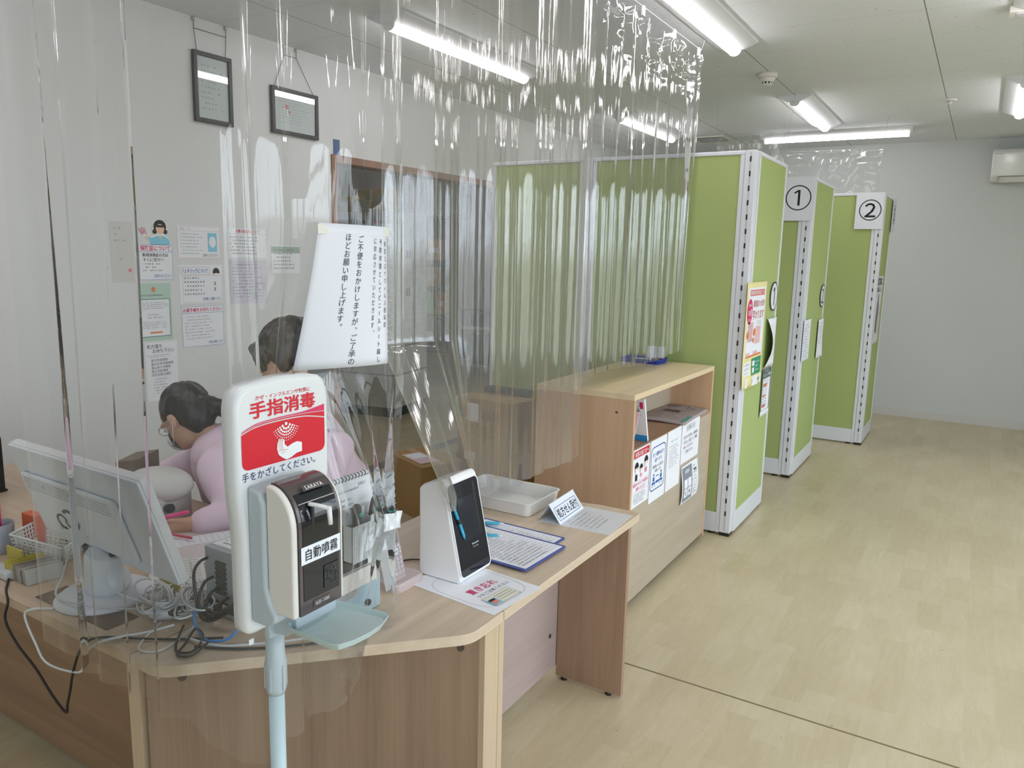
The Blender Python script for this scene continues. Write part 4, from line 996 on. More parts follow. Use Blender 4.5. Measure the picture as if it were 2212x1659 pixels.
# tent sign
t = thing('tent_sign', 'small white folded sign standing beside the white tray', 'sign', (-1.165, 2.265, Z), 0)
a0, b0, tp = (-1.115, 2.172, Z+.0015), (-1.118, 2.372, Z+.0015), None
o1 = sheet('front_leaf', None, None, (-1.118, 2.178, Z+.0015), (-.012, .2, 0), (-.045, 0, .062), .2, .077, mat('sign_card', (.80, .84, .92), .3), parent=t, th=.001)
sheet('rear_leaf', None, None, (-1.219, 2.378, Z+.0015), (.012, -.2, 0), (.045, 0, .062), .2, .077, mat('sign_card2', (.80, .84, .92), .3), parent=t, th=.001)
Print(o1, 'outline', NAVY).frame(.012, .010, .188, .056, .0015, .006).done()
Print(o1, 'text', INK).text('処方せん受付', .02, .016, .182, .050, bold=.02).done()
# laminated sheet
lam = mat('laminate', (.74, .76, .80), .12, spec=.6)
o = sheet('laminated_notice', 'laminated notice lying flat at the far end of the counter', 'notice', (-.945, 2.185, Z+.0008), (-.01, .215, 0), (-.26, -.02, 0), .225, .25, lam, th=.0008)
Print(o, 'heading', LBLU).text('処方せんをお持ちの方へ', .04, .205, .19, .222, bold=.01).done()
Print(o, 'body_text', mat('soft_grey_ink', (.28, .29, .32), .6)).lines(.025, .05, .2, .19, 8, .35, seed=14).done()
# cordless phone
t = thing('cordless_phone', 'rose beige cordless phone standing in its charging cradle', 'telephone', (-1.27, 1.525, Z+.001))
ros = mat('rose_beige_plastic', (.56, .46, .45), .3); rosd = mat('rose_beige_dark', (.42, .34, .35), .35)
m = MB(); m.rrect(-1.325, 1.462, -1.222, 1.582, .02, Z+.001, Z+.024); m.build('cradle', ros, t, bevel=.006, seg=3)
m = MB(); m.rrect(-1.323, 1.464, -1.224, 1.580, .02, Z, Z+.010); m.build('cradle_foot', mat('pale_pink_foot', (.66, .56, .55), .35), t)
PU = Vector((0, 1, 0)); PV = Vector((-.24, 0, 1)).normalized(); PO = Vector((-1.247, 1.482, Z+.022)); MP = basis(PO, PU, PV)
def pface(name, u0, v0, u1, v1, r, d0, d1, mt, bev=0):
    m = MB(); m.prism([(a, b_, d0) for a, b_ in rr(u0, v0, u1, v1, r, 5)], (0, 0, d1-d0), None, MP); return m.build(name, mt, t, bevel=bev)
pface('handset', 0, -.004, .050, .176, .012, -.026, 0, ros, .004)
pface('face_plate', .003, .004, .047, .172, .010, -.002, .0008, rosd)
pface('display_window', .008, .098, .042, .136, .002, 0, .0014, mat('phone_screen', (.22, .23, .23), .15))
pface('name_tag', .010, .140, .040, .147, .001, 0, .0016, WHT)
pface('earpiece', .020, .160, .030, .168, .0035, 0, .0014, STEEL)
m = MB(); M3 = MP
for r_ in range(4):
    for c_ in range(3): m.prism([(a, b_, 0) for a, b_ in rr(.0065+c_*.0135, .016+r_*.0125, .0165+c_*.0135, .0245+r_*.0125, .0035, 3)], (0, 0, .0028), None, MP)
for c_ in range(3): m.prism([(a, b_, 0) for a, b_ in rr(.0065+c_*.0135, .088, .0165+c_*.0135, .093, .002, 3)], (0, 0, .0022), None, MP)
for u in (.0055, .0375): 
    for v in (.069, .079): m.prism([(a, b_, 0) for a, b_ in rr(u, v, u+.008, v+.008, .002, 3)], (0, 0, .0024), None, MP)
m.build('keys', mat('key_silver', (.60, .55, .57), .3), t)
m = MB(); m.prism([(a, b_, 0) for a, b_ in rr(.0165, .068, .0335, .086, .006, 4)], (0, 0, .003), None, MP); m.build('navigation_key', mat('key_pale_blue', (.62, .68, .74), .25), t)
ls = sheet('phone_print', None, None, MP @ Vector((0, 0, .0032)), PU, PV, .05, .176, PAPER, parent=t, th=.0002, outline=[(0, 0), (.0005, 0), (.0005, .0005), (0, .0005)])
p = Print(ls, 'key_digits', DINK)
for k, c in enumerate('123456789*0#'): p.char(c, .0115+(k % 3)*.0135, .0578-(k//3)*.0125, .006, .006)
p.text('Panasonic', .010, .150, .036, .156, bold=.01); p.char('内', .025, .077, .008, .008); p.done()
# pale card machine with hanging pen holder, behind the sanitizer
t = thing('card_terminal', 'pale blue and cream upright terminal behind the hand sanitizer', 'terminal', (-1.30, 1.31, Z+.001))
aq = mat('terminal_blue', (.36, .50, .58), .4)
m = MB(); m.box((-1.40, 1.205, Z+.001), (-1.225, 1.398, Z+.245)); m.build('body', CRM, t, bevel=.006)
m = MB(); m.box((-1.226, 1.207, Z+.002), (-1.2215, 1.396, Z+.088)); m.build('lower_cover', aq, t, bevel=.002)
m = MB(); m.box((-1.226, 1.215, Z+.128), (-1.2215, 1.352, Z+.158)); m.build('slot', BLK, t, bevel=.002)
m = MB(); m.box((-1.228, 1.215, Z+.080), (-1.214, 1.376, Z+.126)); m.build('paper_cover', CRM, t, bevel=.003)
m = MB(); m.lathe([(.008, -.004), (.008, .004)], n=14, M=Matrix.Translation((-1.219, 1.347, Z+.028)) @ Matrix.Rotation(R(90), 4, 'Y')); m.build('knob', BLK, t)
s_ = sheet('rating_label', None, None, (-1.2208, 1.25, Z+.058), (0, 1, 0), (0, 0, 1), .07, .024, mat('label_grey', (.45, .46, .45), .5), parent=t, th=.0003)
Print(s_, 'label_text', DINK).lines(.002, .002, .066, .022, 5, .5, seed=3).done()
t = thing('pen_holder', 'white grid-patterned holder hanging on the pale terminal', 'holder', (-1.21, 1.31, Z+.165))
wt = mat('holder_white', (.74, .76, .78), .35)
m = MB(); zb, zt = Z+.162, Z+.252
m.box((-1.2195, 1.262, zb), (-1.217, 1.384, zt+.03)); m.box((-1.190, 1.262, zb), (-1.1875, 1.326, zt)); m.box((-1.190, 1.326, zb), (-1.1875, 1.384, zt+.014)); m.box((-1.2195, 1.262, zb), (-1.188, 1.2645, zt)); m.box((-1.2195, 1.3815, zb), (-1.188, 1.384, zt+.025)); m.box((-1.2195, 1.262, zb), (-1.188, 1.384, zb+.003)); m.box((-1.2195, 1.325, zb), (-1.188, 1.327, zt+.012))
m.build('shell', wt, t)
m = MB()
for i in range(7):
    for j in range(5): m.box((-1.1876, 1.266+i*.0165, zb+.004+j*.017), (-1.1862, 1.2805+i*.0165, zb+.019+j*.017))
m.build('grid_relief', wt, t, bevel=.0006)
t = thing('cutter_knife', 'dark handled tool with a turquoise button in the white holder', 'tool', (-1.204, 1.296, zb+.004))
m = MB(); m.tube(spline([(-1.203, 1.298, zb+.005), (-1.203, 1.296, zt+.02), (-1.203, 1.290, zt+.045)], 4), [.010]*5+[.011]*2+[.009, .006], 10); m.build('handle', DGRY, t)
m = MB(); m.ell((-1.193, 1.297, zt+.022), (.004, .006, .006)); m.build('button', mat('turquoise', (.05, .55, .45), .3), t)
t = thing('pliers', 'dark brown looped tool handle in the white holder', 'tool', (-1.204, 1.355, zb+.004))
m = MB(); m.tube(spline([(-1.204, 1.338, zb+.005), (-1.204, 1.340, zt), (-1.204, 1.352, zt+.044), (-1.204, 1.364, zt+.048), (-1.204, 1.374, zt+.040), (-1.204, 1.370, zt), (-1.204, 1.362, zb+.005)], 5), .0045, 8); m.build('handle', mat('dark_brown_rubber', (.09, .05, .045), .5), t)
# calendar
t = thing('desk_calendar', 'white spiral desk calendar behind the hand sanitizer', 'calendar', (-1.255, 1.30, Z+.246))
M_ = basis((-1.232, 1.195, Z+.247), (0, 1, 0), (-.18, 0, 1)); 
s_ = sheet('front_page', None, None, M_ @ Vector((0, 0, 0)), (0, 1, 0), (-.18, 0, 1), .195, .110, PAPER, parent=t, th=.001)
Print(s_, 'date_text', DINK).text('2021', .150, .078, .178, .087).lines(.02, .07, .16, .078, 1, .6, seed=4).lines(.02, .01, .18, .06, 4, .4, seed=5, cell=.022).done()
sheet('rear_page', None, None, (-1.275, 1.39, Z+.247), (0, -1, 0), (.21, 0, 1), .195, .110, PAPER, parent=t, th=.001)
m = MB()
for k in range(17): 
    y = 1.203+k*.0112; m.tube([M_ @ Vector((y-1.195, .104+.006*math.cos(a), .006*math.sin(a))) for a in [2*PI*i/10 for i in range(11)]], .0012, 5)
m.build('spiral', BLK, t)
# thin clear stand beside the phone with the tape that gathers the curtain
o = sheet('clear_panel', 'pale upright plastic panel standing between phone and terminal', 'panel', (-1.255, 1.42, Z+.001), (.03, .11, .03), (0, 0, 1), .11, .30, mat('translucent_sheet', (.62, .64, .66), .3), th=.0015,
          outline=[(.03, .0), (.062, .0), (.108, .19), (.108, .325), (.04, .16)])
for n__ in o.data.materials[0].node_tree.nodes:
    if n__.type == 'BSDF_PRINCIPLED': n__.inputs['Alpha'].default_value = .55
# wide cable and things at left: mini PC
t = thing('mini_computer', 'small grey computer box seen from its cable side beside the sign board', 'computer', (-1.47, 1.2, Z+.001))
m = MB(); m.box((-1.552, 1.132, Z+.001), (-1.395, 1.36, Z+.172)); m.build('case', mat('pc_silver', (.42, .45, .48), .35, metal=.3), t, bevel=.003)
m = MB()
for i in range(14):
    for j in range(6):
        m.lathe([(.0028, -.0006), (.0028, .0006)], n=6, M=Matrix.Translation((-1.512+j*.0068+(i % 2)*.0034, 1.1315, Z+.06+i*.0062)) @ Matrix.Rotation(R(90), 4, 'X'))
m.build('vent_holes', BLK, t)
m = MB(); m.box((-1.545, 1.130, Z+.015), (-1.40, 1.1325, Z+.040)); m.build('port_panel', DGRY, t)
m = MB(); m.box((-1.515, 1.128, Z+.02), (-1.498, 1.132, Z+.035)); m.box((-1.488, 1.128, Z+.02), (-1.47, 1.132, Z+.035)); m.build('ports', WHT, t)
s_ = sheet('top_label', None, None, (-1.545, 1.15, Z+.1725), (1, 0, 0), (0, 1, 0), .14, .19, PAPER, parent=t, th=.0003)
Print(s_, 'label_text', DINK).lines(.01, .01, .13, .18, 12, .35, seed=31).done()
def cable(name, pts, r, mt, label, cat='cable', group=None, n=8):
    m = MB(); m.tube(spline(pts, 8), r, 8); o = m.build(name, mt); return tag(o, label, cat, group)
CBK = mat('black_cable', (.012, .012, .013), .45); CWH = mat('white_cable', (.62, .64, .66), .45); CBL = mat('blue_cable', (.04, .22, .58), .45)
# =================================================================== MONITOR AND LEFT COUNTER THINGS
t = thing('monitor', 'large silver grey all-in-one monitor seen from behind the clear curtain', 'monitor', (-1.84, 1.03, Z+.001))
mon = mat('monitor_silver', (.74, .78, .84), .4); monw = mat('monitor_edge_white', (.70, .71, .72), .35)
TL = Vector((-2.150, .985, 1.040)); TR = Vector((-1.545, .965, 1.045)); BR = Vector((-1.545, 1.055, .765))
U_ = (TR-TL).normalized(); V_ = (TR-BR); V_ = (V_ - U_*V_.dot(U_)).normalized(); 
W_ = (TR-TL).length; H_ = .292; Nn = U_.cross(V_)     # Nn points to the back (towards the camera)
MM = basis(TL - V_*H_, U_, V_)
m = MB(); m.rrect(0, 0, W_, H_, .008, -.030, -.006, M=MM); m.build('screen_rim', monw, t, bevel=.003)
m = MB(); m.rrect(.002, .002, W_-.002, H_-.002, .008, -.008, 0, M=MM); m.build('back_panel', mon, t, bevel=.003)
m = MB(); m.rrect(.03, .035, W_-.13, H_-.075, .012, 0, .012, M=MM); m.build('rear_cover', mon, t, bevel=.006)
m = MB()
for j in range(5):
    for i in range(52): 
        u = .045+i*.0078+(j % 2)*.0039; m.lathe([(.0015, 0), (.0015, .0003)], n=5, M=MM @ Matrix.Translation((u, H_-.088-j*.008, .0123)))
m.build('vent_holes', DGRY, t)
m = MB()
for u, v in ((.14, .19), (.265, .19), (.14, .065), (.265, .065)): m.lathe([(.005, 0), (.005, .0015)], n=12, M=MM @ Matrix.Translation((u, v, .012)))
m.build('mount_screws', LGRY, t)
ls = sheet('emblem', None, None, MM @ Vector((.150, .048, .0126)), U_, V_, .1, .1, mon, parent=t, th=.0002, outline=[(0, 0), (.0005, 0), (.0005, .0005), (0, .0005)])
p = Print(ls, 'emblem_mark', mat('emblem_dark', (.05, .05, .055), .35))
def loop(cu, cv, r, t0, a0, a1, tilt, n=30, t1=None):
    t1 = t1 or t0
    for k in range(n):
        A = []
        for f in (k/n, (k+1)/n):
            a = R(a0+(a1-a0)*f); tt_ = t0+(t1-t0)*f
            for rr_s in (r, r-tt_): 
                x = rr_s*math.cos(a); y = rr_s*.86*math.sin(a); A.append((cu+x*math.cos(R(tilt))-y*math.sin(R(tilt)), cv+x*math.sin(R(tilt))+y*math.cos(R(tilt))))
        p._poly([A[0], A[1], A[3], A[2]])
loop(.063, .058, .038, .005, -175, 130, 10, t1=.012); loop(.015, .043, .028, .005, 0, 285, 10, t1=.009); p.done()
m = MB(); m.box((W_/2-.09, .0, -.02), (W_/2+.05, .03, .016), M=MM); m.build('hinge_block', DGRY, t, bevel=.003)
cbx, cby = -1.835, 1.045
m = MB(); m.lathe([(.118, 0), (.118, .004), (.108, .012), (.05, .018), (.035, .022)], (cbx, cby, Z+.001), 40); m.build('base', mon, t)
m = MB(); m.tube(spline([(cbx+.0, cby+.01, Z+.018), (cbx, cby+.0, Z+.06), (cbx+.01, cby-.0, Z+.12)], 4), [.055]*4+[.048]*4+[.045], 16); m.build('neck', mon, t)

# keyboard with books of paper
t = thing('keyboard', 'white keyboard on the counter to the right of the monitor base', 'keyboard', (-1.77, 1.205, Z+.001), R(-33))
m = MB(); m.box((-.20, -.07, 0), (.16, .07, .016)); m.build('case', WHT, t, world=False, bevel=.004)
m = MB()
for j in range(5):
    for i in range(17): m.box((-.192+i*.0203, -.058+j*.0238, .016), (-.1745+i*.0203, -.038+j*.0238, .023))
m.build('keys', mat('key_white', (.74, .74, .72), .4), t, world=False, bevel=.0015)
t = thing('open_file', 'thick open bundle of forms under the hand of the bowed person', 'paper bundle', (-1.92, 1.41, Z+.001), R(-25))
for k, (a, s_) in enumerate(((-1, 'left_pages'), (1, 'right_pages'))):
    m = MB(); n__ = 10
    prof = [(a*.17*i/n__, .012+.020*math.sin(PI*min(1, .15+i/n__*.85))) for i in range(n__+1)]
    m.prism([(x, -.12, z) for x, z in prof] + [(x, -.12, .0) for x, z in prof[::-1]], (0, .24, 0)); m.build(s_, mat('pinkish_paper', (.70, .62, .64), .7), t, world=False, recalc=True)
hs = sheet('page_print', None, None, WM[t.name] @ Vector((.005, -.115, .037)), WM[t.name].to_3x3() @ Vector((1, 0, 0)), WM[t.name].to_3x3() @ Vector((0, 1, 0)), .155, .23, PAPER, parent=t, curl=lambda u, v: -.002-.020*(u/.16)**2, th=.0004)
Print(hs, 'rows', LGRY).lines(.01, .01, .145, .22, 12, .3, seed=17).done()
m = MB(); m.tube([(-2.03, 1.325, Z+.045), (-1.90, 1.345, Z+.046)], .004, 10); o = m.build('red_pen', mat('red_pen_ink', (.60, .05, .10), .3)); tag(recentre(o), 'red pen lying on the open bundle of forms', 'pen')
# sticky note pad
m = MB(); m.box((-1.735, 1.128, Z+.001), (-1.655, 1.133, Z+.052)); o = m.build('memo_card', mat('mustard_card', (.55, .45, .10), .6), bevel=.001); tag(recentre(o), 'mustard yellow card standing at the edge of the keyboard', 'card')
# mouse
t = thing('computer_mouse', 'white and grey computer mouse lying among the cables', 'mouse', (-1.605, 1.075, Z+.001), R(-30))
m = MB(); m.ell((0, 0, .008), (.031, .056, .030)); 
for v in m.b.verts: v.co.z = max(v.co.z, 0)
m.build('shell', mat('mouse_white', (.66, .69, .73), .3), t, world=False)
m = MB(); m.ell((0, -.022, .030), (.0065, .022, .009)); m.build('wheel_panel', LGRY, t, world=False)
m = MB(); m.ell((0, -.020, .034), (.0035, .010, .008)); m.build('wheel', WHT, t, world=False)
m = MB(); m.ell((.027, .012, .016), (.008, .026, .012)); m.build('side_grip', DGRY, t, world=False)
# second mouse on the left counter
t = thing('computer_mouse', 'pale computer mouse at the left edge behind the scissors', 'mouse', (-2.52, 1.37, Z+.001), R(40))
m = MB(); m.ell((0, 0, .006), (.033, .060, .030)); 
for v in m.b.verts: v.co.z = max(v.co.z, 0)
m.build('shell', WHT, t, world=False)
m = MB(); m.ell((0, -.025, .028), (.004, .012, .008)); m.build('wheel', LGRY, t, world=False)
# basket
t = thing('wire_basket', 'white perforated plastic basket on the counter left of the monitor', 'basket', (-2.20, 1.105, Z+.001), R(28))
bw = mat('basket_white', (.70, .72, .70), .4)
mh = bpy.data.materials.new('perforated_white'); mh.use_nodes = True; bn = mh.node_tree.nodes['Principled BSDF']; bn.inputs['Base Color'].default_value = (.70, .72, .70, 1); bn.inputs['Roughness'].default_value = .4
BWx, BDy, BHh = .075, .062, .095
def grid_wall(m, p0, p1, zt0, zt1, n, rows):
    """perforated wall: vertical and horizontal ribs"""
    a, b_ = Vector(p0), Vector(p1)
    for i in range(n+1):
        f = i/n; q = a.lerp(b_, f); zt = zt0+(zt1-zt0)*f; m.tube([(q.x*.86, q.y*.86, .002), (q.x, q.y, zt)], .0024, 5)
    for j in range(rows+1):
        g_ = j/rows; s_ = .86+.14*g_
        m.tube([(a.x*s_, a.y*s_, .002+(zt0-.002)*g_), (b_.x*s_, b_.y*s_, .002+(zt1-.002)*g_)], .0024, 5)
m = MB(); c4 = [(-BWx, -BDy), (BWx, -BDy), (BWx, BDy), (-BWx, BDy)]
hts = [.085, .050, .055, .085]
for i in range(4): grid_wall(m, (*c4[i], 0), (*c4[(i+1) % 4], 0), hts[i], hts[(i+1) % 4], 10, 7)
m.build('walls', bw, t, world=False)
m = MB(); m.box((-BWx*.86, -BDy*.86, 0), (BWx*.86, BDy*.86, .003)); m.build('floor_plate', bw, t, world=False)
m = MB()
for i in range(4):
    a, b_ = c4[i], c4[(i+1) % 4]; m.tube([(*a, hts[i]), (*b_, hts[(i+1) % 4])], .0035, 6)
m.build('rim', bw, t, world=False)
# the dark device inside / behind the basket
m = MB(); m.box((-2.30, 1.185, Z+.001), (-2.17, 1.245, Z+.10)); o = m.build('calculator', DGRY, bevel=.004); tag(recentre(o), 'dark grey calculator standing behind the white basket', 'calculator')
# pen cup with blue tape cutter and scissors
t = thing('pen_cup', 'pencil cup at the left edge with a light blue scissor handle', 'pen cup', (-2.36, 1.045, Z+.001))
m = MB(); m.lathe([(.036, 0), (.038, .085), (.035, .085), (.033, .004)], (0, 0, 0), 20, cap=False); m.lathe([(.036, 0), (.036, .002)], (0, 0, 0), 20); m.build('cup', mat('cup_grey', (.28, .30, .34), .3), t, world=False)
t = thing('scissors', 'light blue handled scissors standing in the pencil cup', 'scissors', (-2.36, 1.03, Z+.01))
cy2 = mat('sky_blue_plastic', (.10, .50, .68), .35); m = MB()
m.tube([(.0+.022*math.cos(a), 0, .125+.034*math.sin(a)) for a in [2*PI*i/20 for i in range(21)]], .0065, 8, cap=False); m.build('handle', cy2, t, world=False)
m = MB(); m.prism([(-.006, -.001, .0), (.006, -.001, .0), (.009, -.001, .095), (-.009, -.001, .095)], (0, .002, 0)); m.build('blades', STEEL, t, world=False)
m = MB(); m.tube([(-2.378, 1.055, Z+.01), (-2.385, 1.06, Z+.15)], .0042, 8); o = m.build('marker_pen', mat('hot_pink', (.75, .06, .22), .4)); tag(recentre(o), 'pink pen standing in the pencil cup', 'pen')
# orange file box and standing cards
m = MB(); m.box((-2.345, 1.10, Z+.001), (-2.275, 1.13, Z+.105)); o = m.build('small_box', mat('orange_box', (.62, .11, .04), .5), bevel=.001); tag(recentre(o), 'small orange box beside the pencil cup', 'box')
cols = [(.52, .44, .08), (.52, .44, .08), (.52, .45, .12), (.50, .46, .34), (.30, .25, .20), (.40, .36, .31), (.50, .49, .44), (.28, .23, .2), (.45, .43, .37), (.5, .5, .46)]
labs = ['mustard divider card nearest the left edge of the counter', 'mustard divider card second from the left edge', 'third mustard divider card of the index row', 'cream divider card beside the mustard ones', 'brown divider card in the middle of the index row', 'beige divider card in the middle of the index row', 'off-white divider card right of the middle', 'dark brown divider card near the basket', 'cream divider card near the basket', 'white divider card at the right end of the index row']
for k, c in enumerate(cols):
    x = -2.150+.0115*k; M_ = Matrix.Translation((x, 1.0, Z+.001)) @ Matrix.Rotation(R(-12), 4, 'Z') @ Matrix.Rotation(R(-8-k*.8), 4, 'Y')
    m = MB(); m.box((-.0015, -.04, 0), (.0015, .052, .044-.003*(k % 4)), M=M_); o = m.build('index_card', mat('index_%d' % k, c, .6)); tag(recentre(o), labs[k], 'card', 'divider cards standing left of the monitor')
m = MB(); m.box((-2.22, .945, Z+.001), (-2.125, .98, Z+.024)); o = m.build('card_box', mat('card_box_grey', (.58, .60, .62), .4), bevel=.004); tag(recentre(o), 'low white box at the left edge in front of the mustard cards', 'box')
m = MB(); m.box((-2.23, 1.0, Z+.001), (-2.15, 1.005, Z+.062)); o = m.build('divider_card', mat('index_1', (.5, .4, .1)), bevel=.001); tag(recentre(o), 'tall mustard card standing behind the low white box', 'card')
# crumpled white tissue by the monitor
m = MB(); m.ell((-2.02, 1.13, Z+.022), (.038, .03, .022), seg=14, rings=9)
for v in m.b.verts: v.co += Vector(noise.noise_vector(v.co*60))*.012; v.co.z = max(v.co.z, Z+.001)
o = m.build('plastic_bag', mat('crumpled_white', (.74, .76, .80), .2)); tag(recentre(o), 'small crumpled white bag between basket and monitor foot', 'bag')
m = MB(); m.box((-1.97, .94, Z+.0008), (-1.66, 1.02, Z+.0022), M=Matrix.Identity(4)); o = m.build('desk_mat', mat('brown_mat', (.13, .085, .065), .6)); tag(recentre(o), 'thin brown mat under the monitor foot at the counter edge', 'mat')
# black monitor arm / second screen at far left
t = thing('display', 'narrow black screen edge standing upright at the left border', 'screen', (-3.015, 1.28, Z+.001), R(0))
m = MB(); m.box((-.17, -.012, .03), (.17, .012, .222)); m.build('panel', BLK, t, world=False, bevel=.003)
m = MB(); m.box((-.02, -.02, 0), (.02, .02, .05)); m.build('stand', BLK, t, world=False, bevel=.003)
m = MB(); m.box((-.08, -.06, 0), (.08, .06, .008)); m.build('foot', BLK, t, world=False, bevel=.003)
m = MB(); m.box((.13, -.045, .21), (.215, -.012, .235)); m.build('webcam', BLK, t, world=False, bevel=.004)
# white rounded machine behind the monitor
t = thing('label_printer', 'white rounded desktop machine with a black side knob behind the monitor', 'printer', (-2.15, 1.425, Z+.001), R(15))
lp = mat('printer_white', (.62, .61, .58), .45)
m = MB(); m.box((-.09, -.075, 0), (.055, .075, .13)); m.build('body', lp, t, world=False, bevel=.012, seg=3)
m = MB(); m.ell((-.015, 0, .14), (.112, .098, .056), seg=24, rings=14); m.build('lid', lp, t, world=False)
m = MB(); m.lathe([(.014, 0), (.014, .016)], n=16, M=Matrix.Translation((.062, -.05, .085)) @ Matrix.Rotation(R(70), 4, 'Y')); m.build('knob', BLK, t, world=False)
m = MB(); m.box((-2.52, 1.50, Z+.001), (-2.39, 1.58, Z+.14)); 
for v in m.b.verts:
    if v.co.z > Z+.1: v.co.z += .03*(v.co.x+2.52)/.13 + (.02 if v.co.y > 1.55 else 0)
o = m.build('torn_carton', mat('carton_brown', (.20, .15, .11), .8)); tag(recentre(o), 'torn open brown carton on the counter behind the monitor', 'box')

# =================================================================== CABLES
cable('power_cable', [(-2.10, 1.08, Z+.004), (-2.16, .99, Z+.004), (-2.08, .925, Z+.006), (-2.02, .898, Z-.01), (-2.03, .893, Z-.06), (-1.98, .893, Z-.11), (-1.90, .893, Z-.15), (-1.83, .893, Z-.20), (-1.775, .893, Z-.225), (-1.765, .893, Z-.20), (-1.745, .893, Z-.15), (-1.735, .893, Z-.12), (-1.70, .893, Z-.05), (-1.655, .895, Z-.004), (-1.62, .915, Z+.006), (-1.54, .96, Z+.006), (-1.48, 1.0, Z+.005), (-1.40, 1.06, Z+.006)], .0030, CBK, 'black cable drooping in a point over the front edge of the left counter')
cable('power_cable', [(-1.86, .925, Z+.006), (-1.905, .90, Z+.002), (-1.93, .893, Z-.02), (-1.89, .893, Z-.08), (-1.84, .893, Z-.118), (-1.70, .893, Z-.095), (-1.67, .893, Z-.04), (-1.61, .90, Z+.006), (-1.56, .98, Z+.008), (-1.52, 1.02, Z+.02)], .0030, CWH, 'white cable looping over the front edge of the left counter')
rc = random.Random(4)
for k, (cx, cy_, lb) in enumerate(((-1.635, 1.10, 'white cable coiled in wide loops nearest the mouse'), (-1.60, 1.13, 'white cable coiled in long flat loops under the keyboard corner'), (-1.56, 1.105, 'white cable coiled in tight loops next to the black leads'), (-1.665, 1.07, 'loose white cable looping beside the monitor foot'))):
    pts = []
    for i in range(46):
        r1, r2, a = .075+.015*math.sin(i*.31+k), .026+.012*math.sin(i*.23+2*k), -.62+.35*math.sin(i*.13+k)
        th_ = 2*PI*i/10+rc.uniform(-.12, .12); x, y = r1*math.cos(th_), r2*math.sin(th_)
        pts.append((cx+x*math.cos(a)-y*math.sin(a), cy_+x*math.sin(a)+y*math.cos(a), Z+.006+.0007*i+.003*k+.008*abs(math.sin(th_*.5+k))))
    cable('coiled_cable', pts, .0025, CWH, lb, 'cable', 'tangled white cables')
cable('mouse_cable', [(-1.57, 1.02, Z+.012), (-1.545, .96, Z+.005), (-1.51, .925, Z+.004), (-1.47, .945, Z+.004), (-1.475, 1.0, Z+.006), (-1.50, 1.06, Z+.01)], .0020, CWH, 'thin white mouse cable in a loop at the counter corner')
cable('mouse_cable', [(-1.90, 1.0, Z+.13), (-1.93, .99, Z+.05), (-1.90, .955, Z+.02), (-1.80, .95, Z+.025), (-1.70, 1.02, Z+.010), (-1.64, 1.10, Z+.012)], .0028, CWH, 'white cable hanging from the back of the monitor round its foot')
cable('mouse_cable', [(-1.74, 1.0, Z+.12), (-1.72, .99, Z+.07), (-1.66, 1.06, Z+.02), (-1.60, 1.15, Z+.02)], .0028, CWH, 'white cable running from the monitor edge to the tangle')
for k, lb in enumerate(('plugged in at the upper left', 'plugged in just right of the upper left one', 'plugged in at the middle', 'plugged in low down', 'plugged in furthest right')):
    x = -1.535+.018*k; zt_ = Z+(.145, .10, .075, .045, .06)[k]
    cable('black_lead', [(x, 1.128, zt_), (x, 1.105, zt_-.004), (x+.004, 1.085, zt_-.03), (-1.505+.006*k, 1.075, Z+.035+.004*k), (-1.475+.006*k, 1.075+.006*(k % 3), Z+.02+.006*k), (-1.44+.004*k, 1.09+.008*(k % 2), Z+.035+.006*k), (-1.40, 1.13+.01*k, Z+.07+.008*k)], .0036, CBK, 'black lead of the small grey computer, '+lb, 'cable', 'black leads of the small computer')
cable('black_lead', [(-1.50, 1.03, Z+.02), (-1.465, .985, Z+.006), (-1.43, .965, Z+.005), (-1.405, .985, Z+.006), (-1.43, 1.03, Z+.012), (-1.47, 1.04, Z+.016), (-1.44, .99, Z+.010), (-1.42, .955, Z+.006), (-1.39, .97, Z+.006), (-1.40, 1.02, Z+.012)], .0028, CBK, 'black cable in two loops lying at the front corner of the counter')
cable('network_cable', [(-1.50, 1.10, Z+.05), (-1.50, 1.06, Z+.035), (-1.46, 1.04, Z+.012), (-1.41, 1.03, Z+.008), (-1.375, 1.06, Z+.014), (-1.37, 1.10, Z+.05)], .0034, CBL, 'blue network cable beside the black leads')
cable('power_cable', [(-1.42, 1.0, Z+.005), (-1.34, 1.045, Z+.004), (-1.26, 1.11, Z+.004), (-1.19, 1.19, Z+.004), (-1.17, 1.24, Z+.004), (-1.22, 1.30, Z+.004), (-1.26, 1.42, Z+.004)], .0028, CBK, 'black cable lying along the counter behind the stand pole')
cable('power_cable', [(-1.46, 1.01, Z+.010), (-1.37, 1.03, Z+.009), (-1.28, 1.11, Z+.009), (-1.20, 1.20, Z+.009), (-1.19, 1.21, Z+.004)], .0028, CWH, 'white cable lying along the counter behind the stand pole')
cable('phone_cable', [(-1.327, 1.54, Z+.008), (-1.36, 1.6, Z+.004), (-1.34, 1.66, Z+.004), (-1.27, 1.70, Z+.004)], .0022, CBK, 'short black cable between phone cradle and card reader')

